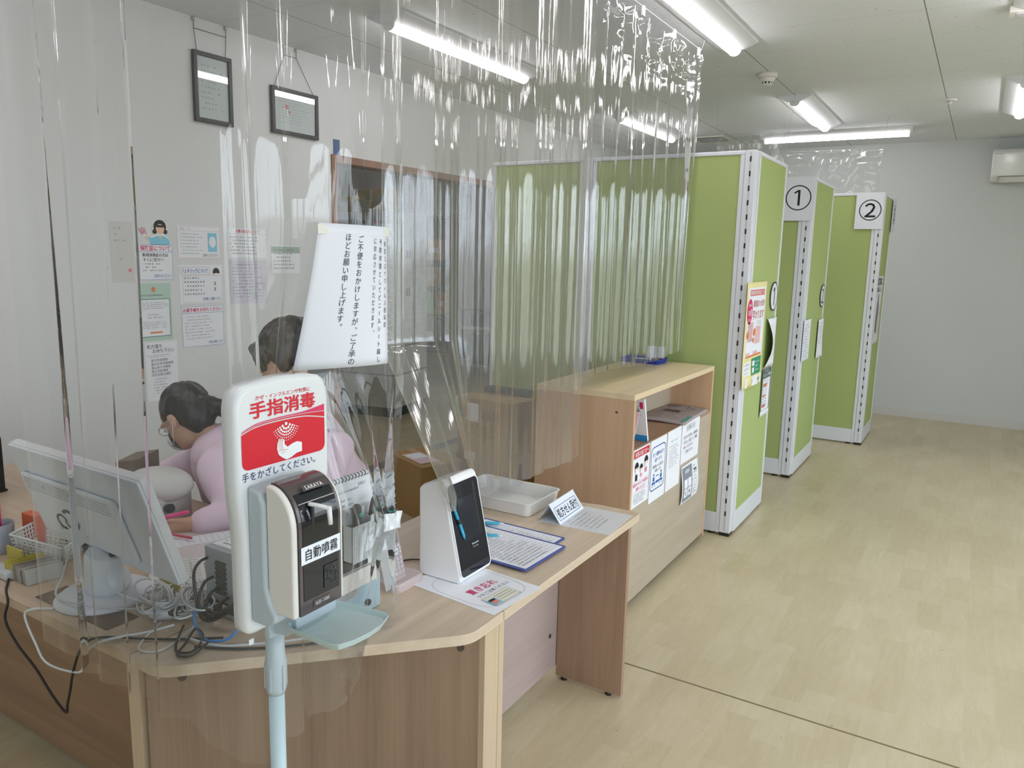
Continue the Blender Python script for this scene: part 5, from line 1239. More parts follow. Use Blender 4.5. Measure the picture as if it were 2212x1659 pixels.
# =================================================================== LEFT WALL: notices and frames (facing +x)
WX = LX + .0015
def wall_sheet(y0, y1, z0, z1, label, m=None, **k):
    # seen from the room, +y runs to the right on this wall
    return sheet('notice', label, 'notice', (WX, y0, z0), (0, 1, 0), (0, 0, 1), y1-y0, z1-z0, m, 'notices on the left wall', **k)
FAINT = mat('washed_grey_ink', (.34, .34, .36), .7)
o = wall_sheet(2.21, 2.33, 1.378, 1.675, 'faint white certificate at the left end of the wall notices', mat('paper_greyish', (.66, .66, .64), .7))
Print(o, 'body_text', FAINT).lines(.02, .1, .1, .28, 6, .25, seed=41, ragged=.8).done(); Print(o, 'seal', PINKI, 2).disc(.095, .06, .010).done()
o = wall_sheet(2.355, 2.545, 1.388, 1.568, 'notice with a red heading under the waving cartoon lady')
Print(o, 'outline', BLUI).frame(.002, .002, .188, .178, .0012).rect(.002, .142, .188, .1435).done()
Print(o, 'heading', MAGI, 2).text('保険証について', .01, .148, .18, .175, bold=.03).done()
Print(o, 'body_text', INK, 2).text('新規保険証の方は', .02, .118, .165, .136, bold=.01).text('すぐに受付へ', .02, .094, .14, .112).lines(.02, .04, .15, .09, 3, .35, seed=43).done()
Print(o, 'foot_text', BLUI, 2).text('お知らせください', .08, .012, .18, .030).done()
o = sheet('cartoon_cutout', 'cut-out cartoon lady in a blue jacket above the red headed notice', 'picture', (WX, 2.36, 1.567), (0, 1, 0), (0, 0, 1), .19, .13, PAPER, outline=[(.06, 0), (.175, 0), (.172, .03), (.15, .05), (.165, .08), (.155, .115), (.12, .13), (.085, .118), (.075, .08), (.09, .05), (.07, .04), (.045, .045), (.01, .085), (.0, .08), (.02, .05), (.05, .02)])
Print(o, 'jacket', LBLU).poly([(.062, .002), (.173, .002), (.168, .03), (.14, .045), (.1, .045), (.075, .035), (.05, .04), (.045, .032), (.058, .02)]).done()
Print(o, 'hair', INK, 2).disc(.12, .092, .036, .034).disc(.09, .066, .012, .012).disc(.15, .066, .012, .012).done()
Print(o, 'face', SKNI, 3).disc(.12, .080, .024, .025).disc(.045, .036, .008, .009).poly([(.11, .042), (.13, .042), (.12, .025)]).done()
Print(o, 'fringe', INK, 4).poly([(.095, .1), (.145, .1), (.14, .088), (.1, .088)]).done()
Print(o, 'sticks', MAGI, 4).path([(.003, .079), (.022, .052)], .004).path([(.016, .084), (.03, .055)], .004).path([(.03, .084), (.042, .05)], .003).done()
o = wall_sheet(2.335, 2.525, 1.078, 1.372, 'pale green notice with a dark framed text block on the wall', mat('mint_paper', (.48, .66, .56), .7))
Print(o, 'white_block', PAPER).rect(.012, .02, .178, .212).done(); Print(o, 'block_outline', mat('dark_teal_ink', (.03, .16, .15), .6), 2).frame(.012, .02, .178, .212, .003).done()
Print(o, 'body_text', DINK, 3).lines(.025, .16, .17, .2, 4, .4, seed=44, ragged=.05).lines(.05, .11, .15, .14, 2, .4, seed=45).lines(.02, .06, .17, .1, 4, .4, seed=46, ragged=.1).lines(.02, .225, .17, .24, 1, .5, seed=47).done()
Print(o, 'accent', ORGI, 3).disc(.09, .262, .010, .013).rect(.06, .036, .13, .044).done()
o = wall_sheet(2.36, 2.545, .76, 1.066, 'white notice with a long list of names, lowest on the wall')
Print(o, 'heading', INK).text('処方箋を', .01, .275, .10, .297).text('お持ち下さい', .04, .25, .17, .272).done()
p = Print(o, 'body_text', DINK)
for k, c in enumerate(('県立中央病院', '富山大学付属病院', '富山赤十字病院', '富山市民病院', '済生会富山病院')): p.text(c, .03, .205-k*.019, .03+.016*len(c), .22-k*.019)
p.lines(.01, .225, .15, .243, 2, .4, seed=48).lines(.04, .03, .14, .12, 6, .35, seed=49); p.done()
o = wall_sheet(2.575, 2.845, 1.497, 1.672, 'landscape notice with a light blue picture, top row of the wall')
Print(o, 'outline', PINKI).frame(.004, .004, .266, .171, .0012).rect(.004, .148, .266, .149).done()
Print(o, 'body_text', FAINT).lines(.02, .02, .17, .14, 7, .35, seed=51).lines(.02, .15, .09, .165, 1, .5, seed=52).done()
Print(o, 'blue_picture', LBLU, 2).rect(.19, .04, .248, .14).done(); Print(o, 'picture_white', PAPER, 3).disc(.219, .092, .022, .03).done()
Print(o, 'foot_text', DINK, 2).text('ご案内しております', .15, .012, .25, .028).done()
o = wall_sheet(2.578, 2.85, 1.258, 1.465, 'landscape notice with a small cartoon face and pink underline, middle of the wall')
Print(o, 'outline', mat('dusty_pink_ink', (.62, .35, .35), .6)).frame(.006, .155, .19, .195, .0015, .008).frame(.02, .006, .268, .15, .001).done()
Print(o, 'heading', BLUI, 2).text('ジェネリックについて', .015, .163, .18, .188, bold=.02).done()
Print(o, 'body_text', DINK, 2).lines(.03, .04, .19, .148, 5, .4, seed=53).lines(.215, .06, .25, .12, 2, .5, seed=54).done()
Print(o, 'foot_text', BLUI, 2).text('お気軽にご相談ください', .14, .014, .26, .032).done()
Print(o, 'face', SKNI, 2).disc(.232, .165, .018, .02).done(); Print(o, 'hair', INK, 3).poly([(.232+.022*math.cos(R(a)), .165+.026*math.sin(R(a))) for a in range(-10, 191, 20)]).done(); Print(o, 'mask', PAPER, 4).rect(.221, .148, .243, .162).done()
o = wall_sheet(2.58, 2.85, 1.02, 1.245, 'landscape notice with a pink heading and blue outline, third in its column')
Print(o, 'outline', BLUI).frame(.004, .004, .266, .221, .0014).rect(.004, .185, .266, .1865).done()
Print(o, 'heading', MAGI, 2).text('お薬手帳をお持ちください', .01, .192, .26, .214, bold=.02).done()
Print(o, 'body_text', FAINT, 2).lines(.02, .04, .24, .175, 8, .35, seed=55).done(); Print(o, 'foot_text', BLUI, 2).text('ご協力お願いします', .16, .014, .26, .03).done()
o = wall_sheet(2.89, 3.175, 1.50, 1.675, 'landscape notice with a red heading in the top row beside the posted sheet')
Print(o, 'outline', FAINT).frame(.004, .004, .28, .17, .0012).rect(.004, .14, .28, .141).done(); Print(o, 'heading', REDI, 2).text('お薬の飲み方について', .06, .145, .23, .165, bold=.02).done()
Print(o, 'body_text', DINK, 2).lines(.02, .02, .26, .13, 6, .4, seed=56).done()
o = wall_sheet(2.90, 3.165, 1.245, 1.49, 'pale lilac text notice directly below the red headed one', mat('lilac_paper', (.66, .64, .74), .7))
Print(o, 'body_text', DINK).lines(.02, .03, .25, .23, 11, .3, seed=57).done()
o = wall_sheet(3.205, 3.43, 1.415, 1.58, 'notice with a dull green band, partly behind the big hanging sheet')
Print(o, 'green_band', mat('sage_ink', (.40, .50, .44), .6)).rect(0, .12, .225, .16).done(); Print(o, 'body_text', DINK, 2).lines(.02, .02, .2, .15, 6, .4, seed=58).done()
def frame(y0, y1, z0, z1, label, hooks, red=False):
    t = thing('picture_frame', label, 'picture frame', (LX+.012, (y0+y1)/2, z0), 0, 'framed certificates hanging on the left wall')
    fm = mat('dark_frame_wood', (.03, .025, .028), .4); wd = .022; x0, x1 = LX+.004, LX+.024
    m = MB()
    for a in ((y0, z0, y1, z0+wd), (y0, z1-wd, y1, z1), (y0, z0+wd, y0+wd, z1-wd), (y1-wd, z0+wd, y1, z1-wd)): m.box((x0, a[0], a[1]), (x1, a[2], a[3]))
    m.build('frame', fm, t, bevel=.002)
    s_ = sheet('certificate', None, None, (LX+.012, y0+wd, z0+wd), (0, 1, 0), (0, 0, 1), y1-y0-2*wd, z1-z0-2*wd, PAPER, parent=t)
    W_, H_2 = y1-y0-2*wd, z1-z0-2*wd
    Print(s_, 'certificate_text', FAINT).lines(.025, .04, W_-.025, H_2-.03, 9, .25, seed=int(y0*10)).done()
    if red: Print(s_, 'seal', PINKI, 2).disc(W_*.3, H_2*.62, .014).disc(W_*.36, H_2*.5, .008).done()
    m = MB(); m.box((LX+.017, y0+wd, z0+wd), (LX+.0185, y1-wd, z1-wd)); gm = m.build('glass', mg, t)
    (h0, h1, zr) = hooks; m = MB()
    m.tube([(LX+.01, y0+.03, z1), (LX+.008, h0, zr), (LX+.008, h0, CZ-.02)], .0016, 6); m.tube([(LX+.01, y1-.03, z1), (LX+.008, h1, zr), (LX+.008, h1, CZ-.02)], .0016, 6); m.tube([(LX+.008, h0, zr), (LX+.008, h1, zr)], .0016, 6)
    m.build('hanging_cord', DGRY, t)
    m = MB(); 
    for h_ in (h0, h1): m.box((LX+.001, h_-.006, CZ-.022), (LX+.012, h_+.006, CZ-.001))
    m.build('hook', STEEL, t)
frame(2.71, 2.95, 2.215, 2.572, 'portrait dark framed certificate, the left one hanging high on the wall', (2.73, 2.93, 2.68))
frame(3.225, 3.59, 2.23, 2.493, 'landscape dark framed certificate, the right one hanging high on the wall', (3.335, 3.43, 2.68), True)
m = MB(); m.box((LX+.001, 3.735, 2.165), (LX+.004, 3.79, 2.26)); o = m.build('blue_tag', mat('dull_blue_card', (.06, .12, .28), .5)); tag(recentre(o), 'small dull blue card above the corner of the door casing', 'card')
# =================================================================== BOXES BEHIND THE SHELF
kraft = fabric('kraft_card', (.42, .27, .12), 60, .05, .8)
def carton(c, size, rz, label, marks=None):
    w_, d_, h_ = size; t = thing('cardboard_box', label, 'box', c, rz, 'cardboard boxes behind the shelf unit')
    m = MB(); m.box((-w_/2, -d_/2, 0), (w_/2, d_/2, h_)); m.build('carton', kraft, t, world=False, bevel=.004)
    m = MB(); m.box((-w_/2+.002, -.025, h_-.001), (w_/2-.002, .025, h_+.0012)); m.build('tape', mat('packing_tape', (.48, .33, .17), .3), t, world=False)
    M_ = WM[t.name]
    fs = sheet('side_print', None, None, M_ @ Vector((-w_/2, -d_/2-.0008, 0)), M_.to_3x3() @ Vector((1, 0, 0)), (0, 0, 1), w_, h_, kraft, parent=t, th=.0002)
    if marks: marks(fs, w_, h_)
    return t
def mk(fs, w_, h_):
    Print(fs, 'label', PAPER).rect(w_*.18, h_*.55, w_*.42, h_*.9).done()
    Print(fs, 'printed_marks', mat('carton_print', (.16, .10, .05), .7)).text('2L', .01, h_*.58, w_*.15, h_*.85, bold=.03).text('取扱注意', w_*.48, h_*.62, w_*.85, h_*.8).lines(.02, h_*.28, w_*.85, h_*.5, 3, .5, seed=4).done()
carton((-2.52, 4.03, 0), (.44, .30, .34), R(-8), 'lower cardboard box of the stack behind the shelf unit', lambda f, w_, h_: Print(f, 'label', PAPER).rect(.05, .27, .14, .325).done())
carton((-2.53, 4.02, .342), (.43, .29, .33), R(-10), 'upper cardboard box with a white label, on top of the stack', mk)
t = carton((-2.80, 3.62, 0), (.42, .30, .33), R(-22), 'single lower cardboard box with pink papers lying on it')
o = sheet('loose_papers', 'pink and white papers lying on the single cardboard box', 'paper', (-2.93, 3.55, .333), (.92, -.38, 0), (.38, .92, 0), .24, .13, mat('pale_pink_paper', (.74, .55, .60), .7)); Print(o, 'print', PAPER).rect(.01, .02, .12, .12).done()
m = MB(); m.box((-2.70, 4.10, .674), (-2.36, 4.18, .71)); o = m.build('dark_tray', BLK, bevel=.005); tag(recentre(o), 'flat black tray on the upper cardboard box against the green screen', 'tray')
t = thing('round_stool', 'round white stool partly hidden by the left green screen', 'stool', (-3.2, 4.78, 0))
m = MB(); m.lathe([(.15, .42), (.175, .43), (.18, .46), (.16, .485), (.05, .495)], (-3.2, 4.78, 0), 28); m.build('seat', CRM, t)
m = MB(); m.tube([(-3.2, 4.78, .03), (-3.2, 4.78, .42)], .02, 12); m.build('column', STEEL, t)
m = MB(); m.lathe([(.17, 0), (.17, .015), (.03, .03)], (-3.2, 4.78, 0), 28); m.build('base', STEEL, t)

# =================================================================== BACK ROOM
cabm = mat('cabinet_grey_white', (.52, .52, .50), .5); 
t = thing('medicine_cabinet', 'pale cabinet with rows of labelled medicine drawers in the back room', 'cabinet', (-4.98, 5.76, 0), R(11))
m = MB(); m.box((-.35, -.30, .09), (.30, .35, 1.92)); m.build('carcass', cabm, t, world=False, bevel=.004)
m = MB(); m.box((-.34, -.29, 0), (.29, .34, .09)); m.build('plinth', mat('plinth_black', (.03, .035, .035), .5), t, world=False)
m = MB()
for r_ in range(20): m.box((-.33, -.306, .72+r_*.057), (.28, -.30, .765+r_*.057)); m.box((.30, -.28, .72+r_*.057), (.306, .33, .765+r_*.057))
m.build('drawer', mat('drawer_front', (.48, .47, .46), .5), t, world=False)
m = MB(); rq = random.Random(3)
mats_ = [mat('pack_%d' % i, c, .5) for i, c in enumerate(((.10, .12, .18), (.45, .12, .05), (.15, .25, .45), (.40, .33, .30), (.55, .56, .6), (.05, .05, .06), (.50, .18, .15)))]
for r_ in range(20):
    x = -.32
    while x < .25:
        w_ = rq.uniform(.02, .07); m.box((x, -.3085, .727+r_*.057), (min(x+w_, .27), -.306, .758+r_*.057), rq.randrange(7)); x += w_+.004
m.build('drawer_labels', mats_, t, world=False)
m = MB()
for zz in (.40, .67): m.box((-.35, -.303, zz), (.30, -.30, zz+.012)); m.box((.30, -.30, zz), (.303, .35, zz+.012))
m.build('shelf_gap', DGRY, t, world=False)
m = MB()
for zz in (1.50, 1.15): m.box((.306, -.1, zz), (.325, -.06, zz+.07))
m.build('handle', BLK, t, world=False)
bx = [(-.25, -.2, .17, .16, .14, (.55, .38, .06), 'small yellow carton at the left on top of the medicine cabinet'), (-.05, -.22, .16, .15, .10, (.60, .60, .58), 'white carton on top of the medicine cabinet'), (.14, -.18, .17, .2, .21, (.58, .40, .05), 'tall yellow carton at the right on top of the medicine cabinet'), (-.24, .1, .2, .2, .22, (.50, .48, .40), 'beige carton at the back on top of the medicine cabinet'), (.02, .14, .2, .2, .18, (.12, .22, .40), 'dull blue carton on top of the medicine cabinet')]
MC = WM[t.name]
for x, y, a, b_, h_, c, lb in bx:
    q = MC @ Vector((x, y, 1.921)); k = thing('carton', lb, 'box', q, R(11), 'cartons on top of the medicine cabinet')
    m = MB(); m.box((-a/2, -b_/2, 0), (a/2, b_/2, h_)); m.build('box', mat('carton_c%.2f%.2f' % (c[0], c[2]), c, .6), k, world=False, bevel=.003)
    m = MB(); m.box((-a/3, -b_/2-.001, h_*.3), (a/4, -b_/2, h_*.7)); m.build('label', LGRY, k, world=False)
# dark shelf tower
t = thing('storage_rack', 'dark open rack with yellow and green boxes in the back room', 'rack', (-5.65, 7.35, 0), R(20))
rk = mat('rack_dark_wood', (.22, .15, .11), .5)
m = MB(); m.box((-.35, .17, .4), (.32, .20, 1.98)); m.build('back_panel', mat('rack_back', (.30, .23, .18), .6), t, world=False)
for x in (-.36, .31):
    m = MB(); m.box((x, -.18, 0), (x+.025, .20, 2.0)); m.build('side_panel', rk, t, world=False)
for z_ in (.42, .85, 1.17, 1.47, 1.98):
    m = MB(); m.box((-.335, -.18, z_-.03), (.31, .17, z_)); m.build('shelf', mat('shelf_black', (.05, .045, .04), .5), t, world=False)
MR = WM[t.name]
for x, z_, a, h_, c, lb in ((-.2, 1.47, .2, .28, (.50, .36, .08), 'mustard box at the left of the upper rack shelf'), (.12, 1.47, .22, .24, (.42, .27, .12), 'brown box at the right of the upper rack shelf'), (-.2, 1.17, .2, .24, (.40, .25, .1), 'brown box on the middle rack shelf at the left'), (.1, 1.17, .2, .22, (.45, .30, .13), 'tan box on the middle rack shelf at the right'), (-.05, .85, .28, .26, (.14, .42, .05), 'bright green box on the rack'), (.2, .85, .15, .25, (.42, .22, .07), 'orange brown box beside the green one on the rack'), (0, .42, .5, .36, (.03, .03, .03), 'large black box low on the rack')):
    k = thing('storage_box', lb, 'box', MR @ Vector((x, -.03, z_+.001)), R(20), 'boxes on the dark rack'); m = MB(); m.box((-a/2, -.12, 0), (a/2, .12, h_)); m.build('box', mat('sbox_%.2f%.2f' % (c[0], c[1]), c, .6), k, world=False, bevel=.003)
    m = MB(); m.box((-a/3, -.1215, h_*.35), (a/5, -.12, h_*.6)); m.build('label', LGRY, k, world=False)
t = thing('waste_bin', 'tall black waste bin standing in front of the dark rack', 'bin', (-5.72, 6.93, 0), R(20))
m = MB(); m.prism([(-.13, -.1, 0), (.13, -.1, 0), (.13, .1, 0), (-.13, .1, 0)], (0, 0, .40)); m.build('bin', BLK, t, world=False, bevel=.012)
m = MB(); m.box((-.14, -.11, .40), (.14, .11, .43)); m.build('rim', DGRY, t, world=False, bevel=.005)
t = thing('waste_bin', 'round translucent white waste basket on the back room floor', 'bin', (-5.55, 7.85, 0))
m = MB(); m.lathe([(.11, 0), (.135, .27), (.13, .27), (.105, .005)], (-5.55, 7.85, 0), 28, cap=False); m.lathe([(.11, 0), (.11, .004)], (-5.55, 7.85, 0), 28); m.build('bin', mat('bin_white', (.48, .47, .44), .4), t)
m = MB(); m.lathe([(.128, .262), (.12, .263), (.02, .264)], (-5.55, 7.85, 0), 24); m.build('liner', DGRY, t)
t = thing('side_table', 'small table with a white top and dark base in the back room', 'table', (-6.1, 9.15, 0), R(10))
m = MB(); m.box((-.38, -.2, .50), (.38, .2, .54)); m.build('tabletop', CRM, t, world=False)
for x in (-.35, .33):
    m = MB(); m.box((x, -.19, 0), (x+.02, .19, .50)); m.build('leg', DGRY, t, world=False)
m = MB(); m.box((-.2, -.15, .0), (.15, .15, .42)); m.build('drawer_unit', BLK, t, world=False)
m = MB(); m.box((-.36, .0, .74), (.36, .2, .76)); m.box((-.36, 0, .54), (-.34, .2, .74)); m.box((.34, 0, .54), (.36, .2, .74)); m.build('raised_shelf', DGRY, t, world=False)
m = MB(); m.box((-6.12, 9.0, .541), (-5.82, 9.2, .72)); o = m.build('storage_box', mat('blue_bin', (.03, .03, .28), .5), bevel=.01); tag(recentre(o), 'deep blue plastic box on the small back room table', 'box')
m = MB(); m.tube([(-4.9, 8.9, 0), (-4.9, 8.9, .001)], .01, 4)
m.b.free()
t = thing('cloth_curtain', 'grey brown cloth curtain hanging at the back of the back room', 'curtain', (-4.7, 8.85, .3))
m = MB(); pts = []
for i in range(121): pts.append((-5.75+1.9*i/120, 8.9+.03*math.sin(i*.9)+.015*math.sin(i*.37)))
m.prism([(x, y, .25) for x, y in pts] + [(x, y+.006, .25) for x, y in pts[::-1]], (0, 0, 2.1)); m.build('cloth', mat('taupe_cloth', (.30, .265, .25), .85), t)
m = MB(); m.tube([(-5.8, 8.9, 2.36), (-3.8, 8.9, 2.36)], .012, 8); m.build('rail', STEEL, t)

# =================================================================== PEOPLE
SKIN = mat('skin', (.62, .38, .27), .5, spec=.35, sub=.1); COAT = fabric('pink_coat_cloth', (.92, .73, .86), 500, .04, .85)
HAIR = mat('dark_hair', (.012, .010, .009), .38, spec=.5); MASK = fabric('mask_cloth', (.76, .77, .80), 300, .03)
hb = HAIR.node_tree; 
for n_ in hb.nodes:
    if n_.type == 'TEX_NOISE': n_.inputs['Scale'].default_value = 90; n_.inputs['Detail'].default_value = 4
    if n_.type == 'BUMP': n_.inputs['Strength'].default_value = .5; n_.inputs['Distance'].default_value = .004
TROU = mat('dark_trousers', (.04, .045, .07), .8); SHOE = mat('white_shoe', (.6, .6, .6), .5)
def remesh(mb, name, mats, parent, voxel=.008, smooth=6, disp=0.0, dscale=8):
    o = mb.build(name, mats, parent)
    r_ = o.modifiers.new('r', 'REMESH'); r_.mode = 'VOXEL'; r_.voxel_size = voxel
    s_ = o.modifiers.new('s', 'SMOOTH'); s_.iterations = smooth; s_.factor = .5
    dg = bpy.context.evaluated_depsgraph_get(); me = bpy.data.meshes.new_from_object(o.evaluated_get(dg)); old = o.data; o.modifiers.clear(); o.data = me; bpy.data.meshes.remove(old)
    me.name = name
    for p_ in me.polygons: p_.use_smooth = True
    if disp:
        for v in me.vertices:
            n0 = noise.noise(Vector((v.co.x*dscale, v.co.y*dscale, v.co.z*dscale*.45+5))); n1_ = abs(noise.noise(Vector((v.co.x*dscale*2, v.co.y*dscale*2, v.co.z*dscale))))
            v.co += v.normal*disp*(n0 - .6*n1_)
    if not me.materials:
        for mm_ in (mats if isinstance(mats, (list, tuple)) else [mats]): me.materials.append(mm_)
    return o
def hand(m, wrist, palm, fdir, up, side, s=1.0):
    """palm blob plus four bent fingers and a thumb; fdir: where the fingers point, side: +1/-1 thumb side, up: back of the hand"""
    wrist = Vector(wrist); palm = Vector(palm); f = Vector(fdir).normalized(); up = Vector(up).normalized(); lat = f.cross(up).normalized()*side
    m.cap(wrist, .024*s, palm, .027*s)
    for k, (o_, L, r_) in enumerate(((-.028, .068, .0080), (-.010, .078, .0085), (.009, .074, .0082), (.026, .058, .0075))):
        b_ = palm + lat*(-o_)*s + f*.030*s; k1 = b_ + (f*.85 - up*.25).normalized()*L*.5*s; k2 = k1 + (f*.45 - up*.9).normalized()*L*.28*s; k3 = k2 + (f*.1 - up*1.0).normalized()*L*.22*s
        m.cap(palm+lat*(-o_)*.8*s, .013*s, b_, .0105*s); m.cap(b_, .0098*s, k1, r_*s); m.cap(k1, r_*s, k2, r_*.95*s); m.cap(k2, r_*.95*s, k3, r_*.8*s)
    t0 = palm + lat*.022*s - f*.012*s; t1_ = t0 + (lat*.8+f*.5-up*.3).normalized()*.035*s; t2_ = t1_ + (f*.9+lat*.15-up*.4).normalized()*.028*s
    m.cap(t0, .013*s, t1_, .0105*s); m.cap(t1_, .0105*s, t2_, .0085*s)
def head(m, c, fwd, up, s=1.0):
    """head with jaw, brow, nose, lips, ears; returns its frame"""
    f = Vector(fwd).normalized(); u = Vector(up); u = (u - f*u.dot(f)).normalized(); l = u.cross(f)
    M_ = Matrix((f, l, u)).transposed()
    P = lambda x, y, z: Vector(c) + (f*x + l*y + u*z)*s
    m.ell(P(-.008, 0, .035), (.098*s, .076*s, .088*s), M=M_, seg=28, rings=18)
    m.ell(P(.022, 0, -.035), (.066*s, .058*s, .070*s), M=M_, seg=24, rings=14)
    m.ell(P(.055, 0, -.082), (.026*s, .030*s, .022*s), M=M_)
    m.cap(P(.088, 0, .012), .009*s, P(.103, 0, -.022), .012*s)
    m.ell(P(.091, .012, -.026), (.010*s,)*3); m.ell(P(.091, -.012, -.026), (.010*s,)*3)
    m.ell(P(.081, 0, -.052), (.010*s, .024*s, .006*s), M=M_); m.ell(P(.078, 0, -.062), (.010*s, .020*s, .006*s), M=M_)
    m.ell(P(.078, .032, .022), (.016*s, .022*s, .008*s), M=M_); m.ell(P(.078, -.032, .022), (.016*s, .022*s, .008*s), M=M_)
    for sd in (-1, 1):
        m.ell(P(-.004, sd*.078, .0), (.020*s, .008*s, .032*s), M=M_, seg=14, rings=10); m.ell(P(.004, sd*.074, -.026), (.010*s, .007*s, .010*s), M=M_)
    return P, M_
def eyes(parent, P, M_, s=1.0):
    m = MB()
    for sd in (-1, 1): m.ell(P(.077, sd*.031, .004), (.012*s,)*3)
    m.build('eyes', mat('eye_white', (.7, .7, .7), .2), parent)
    m = MB()
    for sd in (-1, 1): m.ell(P(.0875, sd*.031, .002), (.0035*s, .006*s, .006*s), M=M_)
    m.build('irises', INK, parent)
def person(label, loc, hip, chest, neck, headc, fwd, up, shL, shR, elL, elR, wrL, wrR, palmL, palmR, fdL, fdR, ponytail=None, bangs=False, knees=None, hs=1.0):
    t = thing('person', label, 'person', loc)
    hip, chest, neck, headc, shL, shR, elL, elR, wrL, wrR = map(Vector, (hip, chest, neck, headc, shL, shR, elL, elR, wrL, wrR))
    m = MB(); m.cap(hip, .125, chest, .115, 18); m.cap(chest, .11, (shL+shR)/2, .085, 18); m.cap(shL, .05, shR, .05)
    m.cap((shL+shR)/2, .06, neck, .047); m.cap(neck, .047, headc+(neck-headc)*.35, .046)
    P, M_ = head(m, headc, fwd, up, hs)
    for s_, e_, w_, pm, fd, sd in ((shL, elL, wrL, palmL, fdL, 1), (shR, elR, wrR, palmR, fdR, -1)):
        m.cap(s_, .044, e_, .036); m.cap(e_, .036, w_, .024); hand(m, w_, pm, fd, (0, 0, 1), sd)
    body = remesh(m, 'body', SKIN, t, .0055, 5)
    eyes(t, P, M_, hs)
    # white coat (pink), sleeves, collar
    m = MB(); m.cap(hip, .165, chest, .155, 20); m.cap(chest, .15, (shL+shR)/2, .115, 20); m.cap(shL, .072, shR, .072); m.cap(hip, .165, hip+Vector((0, 0, -.02)), .168, 20)
    lean = ((shL+shR)/2-hip).normalized()
    for s_, e_, w_ in ((shL, elL, wrL), (shR, elR, wrR)):
        ws = e_.lerp(w_, .72); m.cap(s_, .074, e_, .058); m.cap(e_, .058, ws, .045)
    coat = remesh(m, 'coat', COAT, t, .010, 8, .016, 6)
    m = MB(); cc = neck*.55+(shL+shR)*.225; ax = (headc-neck).normalized(); q_ = Vector((0, 0, 1)).rotation_difference(ax).to_matrix().to_4x4()
    m.lathe([(.088, -.04), (.078, -.005), (.066, .028), (.060, .030), (.066, 0)], n=28, M=Matrix.Translation(cc) @ q_, cap=False); m.build('collar', mat('collar_white_cloth', (.66, .64, .66), .85), t)
    # hair
    m = MB(); m.ell(P(-.022, 0, .048), (.104*hs, .087*hs, .094*hs), M=M_, seg=28, rings=18); m.ell(P(-.055, 0, -.005), (.062*hs, .080*hs, .085*hs), M=M_, seg=24, rings=14)
    if bangs:
        for a in range(-4, 5): m.cap(P(.062, a*.016, .098-abs(a)*.004), .017, P(.092-abs(a)*.004, a*.0175, .052+.012*math.sin(a*2.3)), .006)
        for sd in (-1,): m.cap(P(.040, sd*.066, .06), .014, P(.056, sd*.072, -.05), .007)
    if ponytail:
        a = Vector(ponytail[0]); 
        m.cap(P(-.09, 0, .02), .032, P(-.115, 0, .02), .024)
        pts = [P(-.11, 0, .02)] + [Vector(p_) for p_ in ponytail]
        for k in range(len(pts)-1): m.cap(pts[k], .020+.012*k, pts[k+1], .034-.004*k)
    hr = remesh(m, 'hair', HAIR, t, .006, 4, .006, 40)
    # loose strands at the pony tail and nape
    rs = random.Random(5); m = MB()
    base_ = pts[-1] if ponytail else P(-.1, 0, -.06)
    for k in range(60 if ponytail else 24):
        dv = Vector((rs.uniform(-1, 1), rs.uniform(-1, 1), rs.uniform(-1, 1)))*.028; dr = (pts[-1]-pts[-2]).normalized() if ponytail else Vector((0, 0, -1))
        m.tube([base_+dv-dr*.03, base_+dv*1.1+dr*.02, base_+dv*1.5+dr*(.035+.02*rs.random())+Vector((0, 0, -.01))], [.0022, .0018, .0004], 4)
    m.build('hair_strands', HAIR, t)
    # mask with ear loops
    m = MB(); m.ell(P(.052, 0, -.050), (.060*hs, .060*hs, .052*hs), M=M_, seg=24, rings=16)
    mk_ = m.build('face_mask', MASK, t)
    me = mk_.data; inv = WM[t.name].inverted(); fL = (inv.to_3x3() @ M_.col[0]); cP = inv @ P(.052, 0, -.050)
    bm = bmesh.new(); bm.from_mesh(me); dl = [v for v in bm.verts if (v.co-cP).dot(fL) < .012]; bmesh.ops.delete(bm, geom=dl, context='VERTS'); bm.to_mesh(me); bm.free()
    so = mk_.modifiers.new('so', 'SOLIDIFY'); so.thickness = .002
    m = MB()
    for sd in (-1, 1):
        for zz in (-.02, -.075): m.tube([P(.060, sd*.056, zz), P(.03, sd*.074, zz*.6-.005), P(-.008, sd*.084, -.012)], .0013, 5)
    m.build('ear_loops', MASK, t)
    # legs and shoes, hidden below the counter
    if knees:
        m = MB()
        for k, (kx, ky, fx, fy) in enumerate(knees):
            hj = hip+Vector((0, 0, -.04)); m.cap(hj.lerp(Vector((kx, ky, hip.z)), .15), .085, (kx, ky, hip.z-.02), .058); m.cap((kx, ky, hip.z-.02), .056, (fx, fy, .10), .040)
        m.cap(hip+Vector((-.07, 0, -.03)), .11, hip+Vector((.07, 0, -.03)), .11)
        remesh(m, 'trousers', TROU, t, .012, 6)
        for k, (kx, ky, fx, fy) in enumerate(knees):
            d_ = (Vector((kx, ky, 0))-Vector((hip.x, hip.y, 0))).normalized(); m = MB(); m.cap((fx-d_.x*.03, fy-d_.y*.03, .038), .038, (fx+d_.x*.11, fy+d_.y*.11, .03), .030); m.build('shoe', SHOE, t)
    return t, P, M_
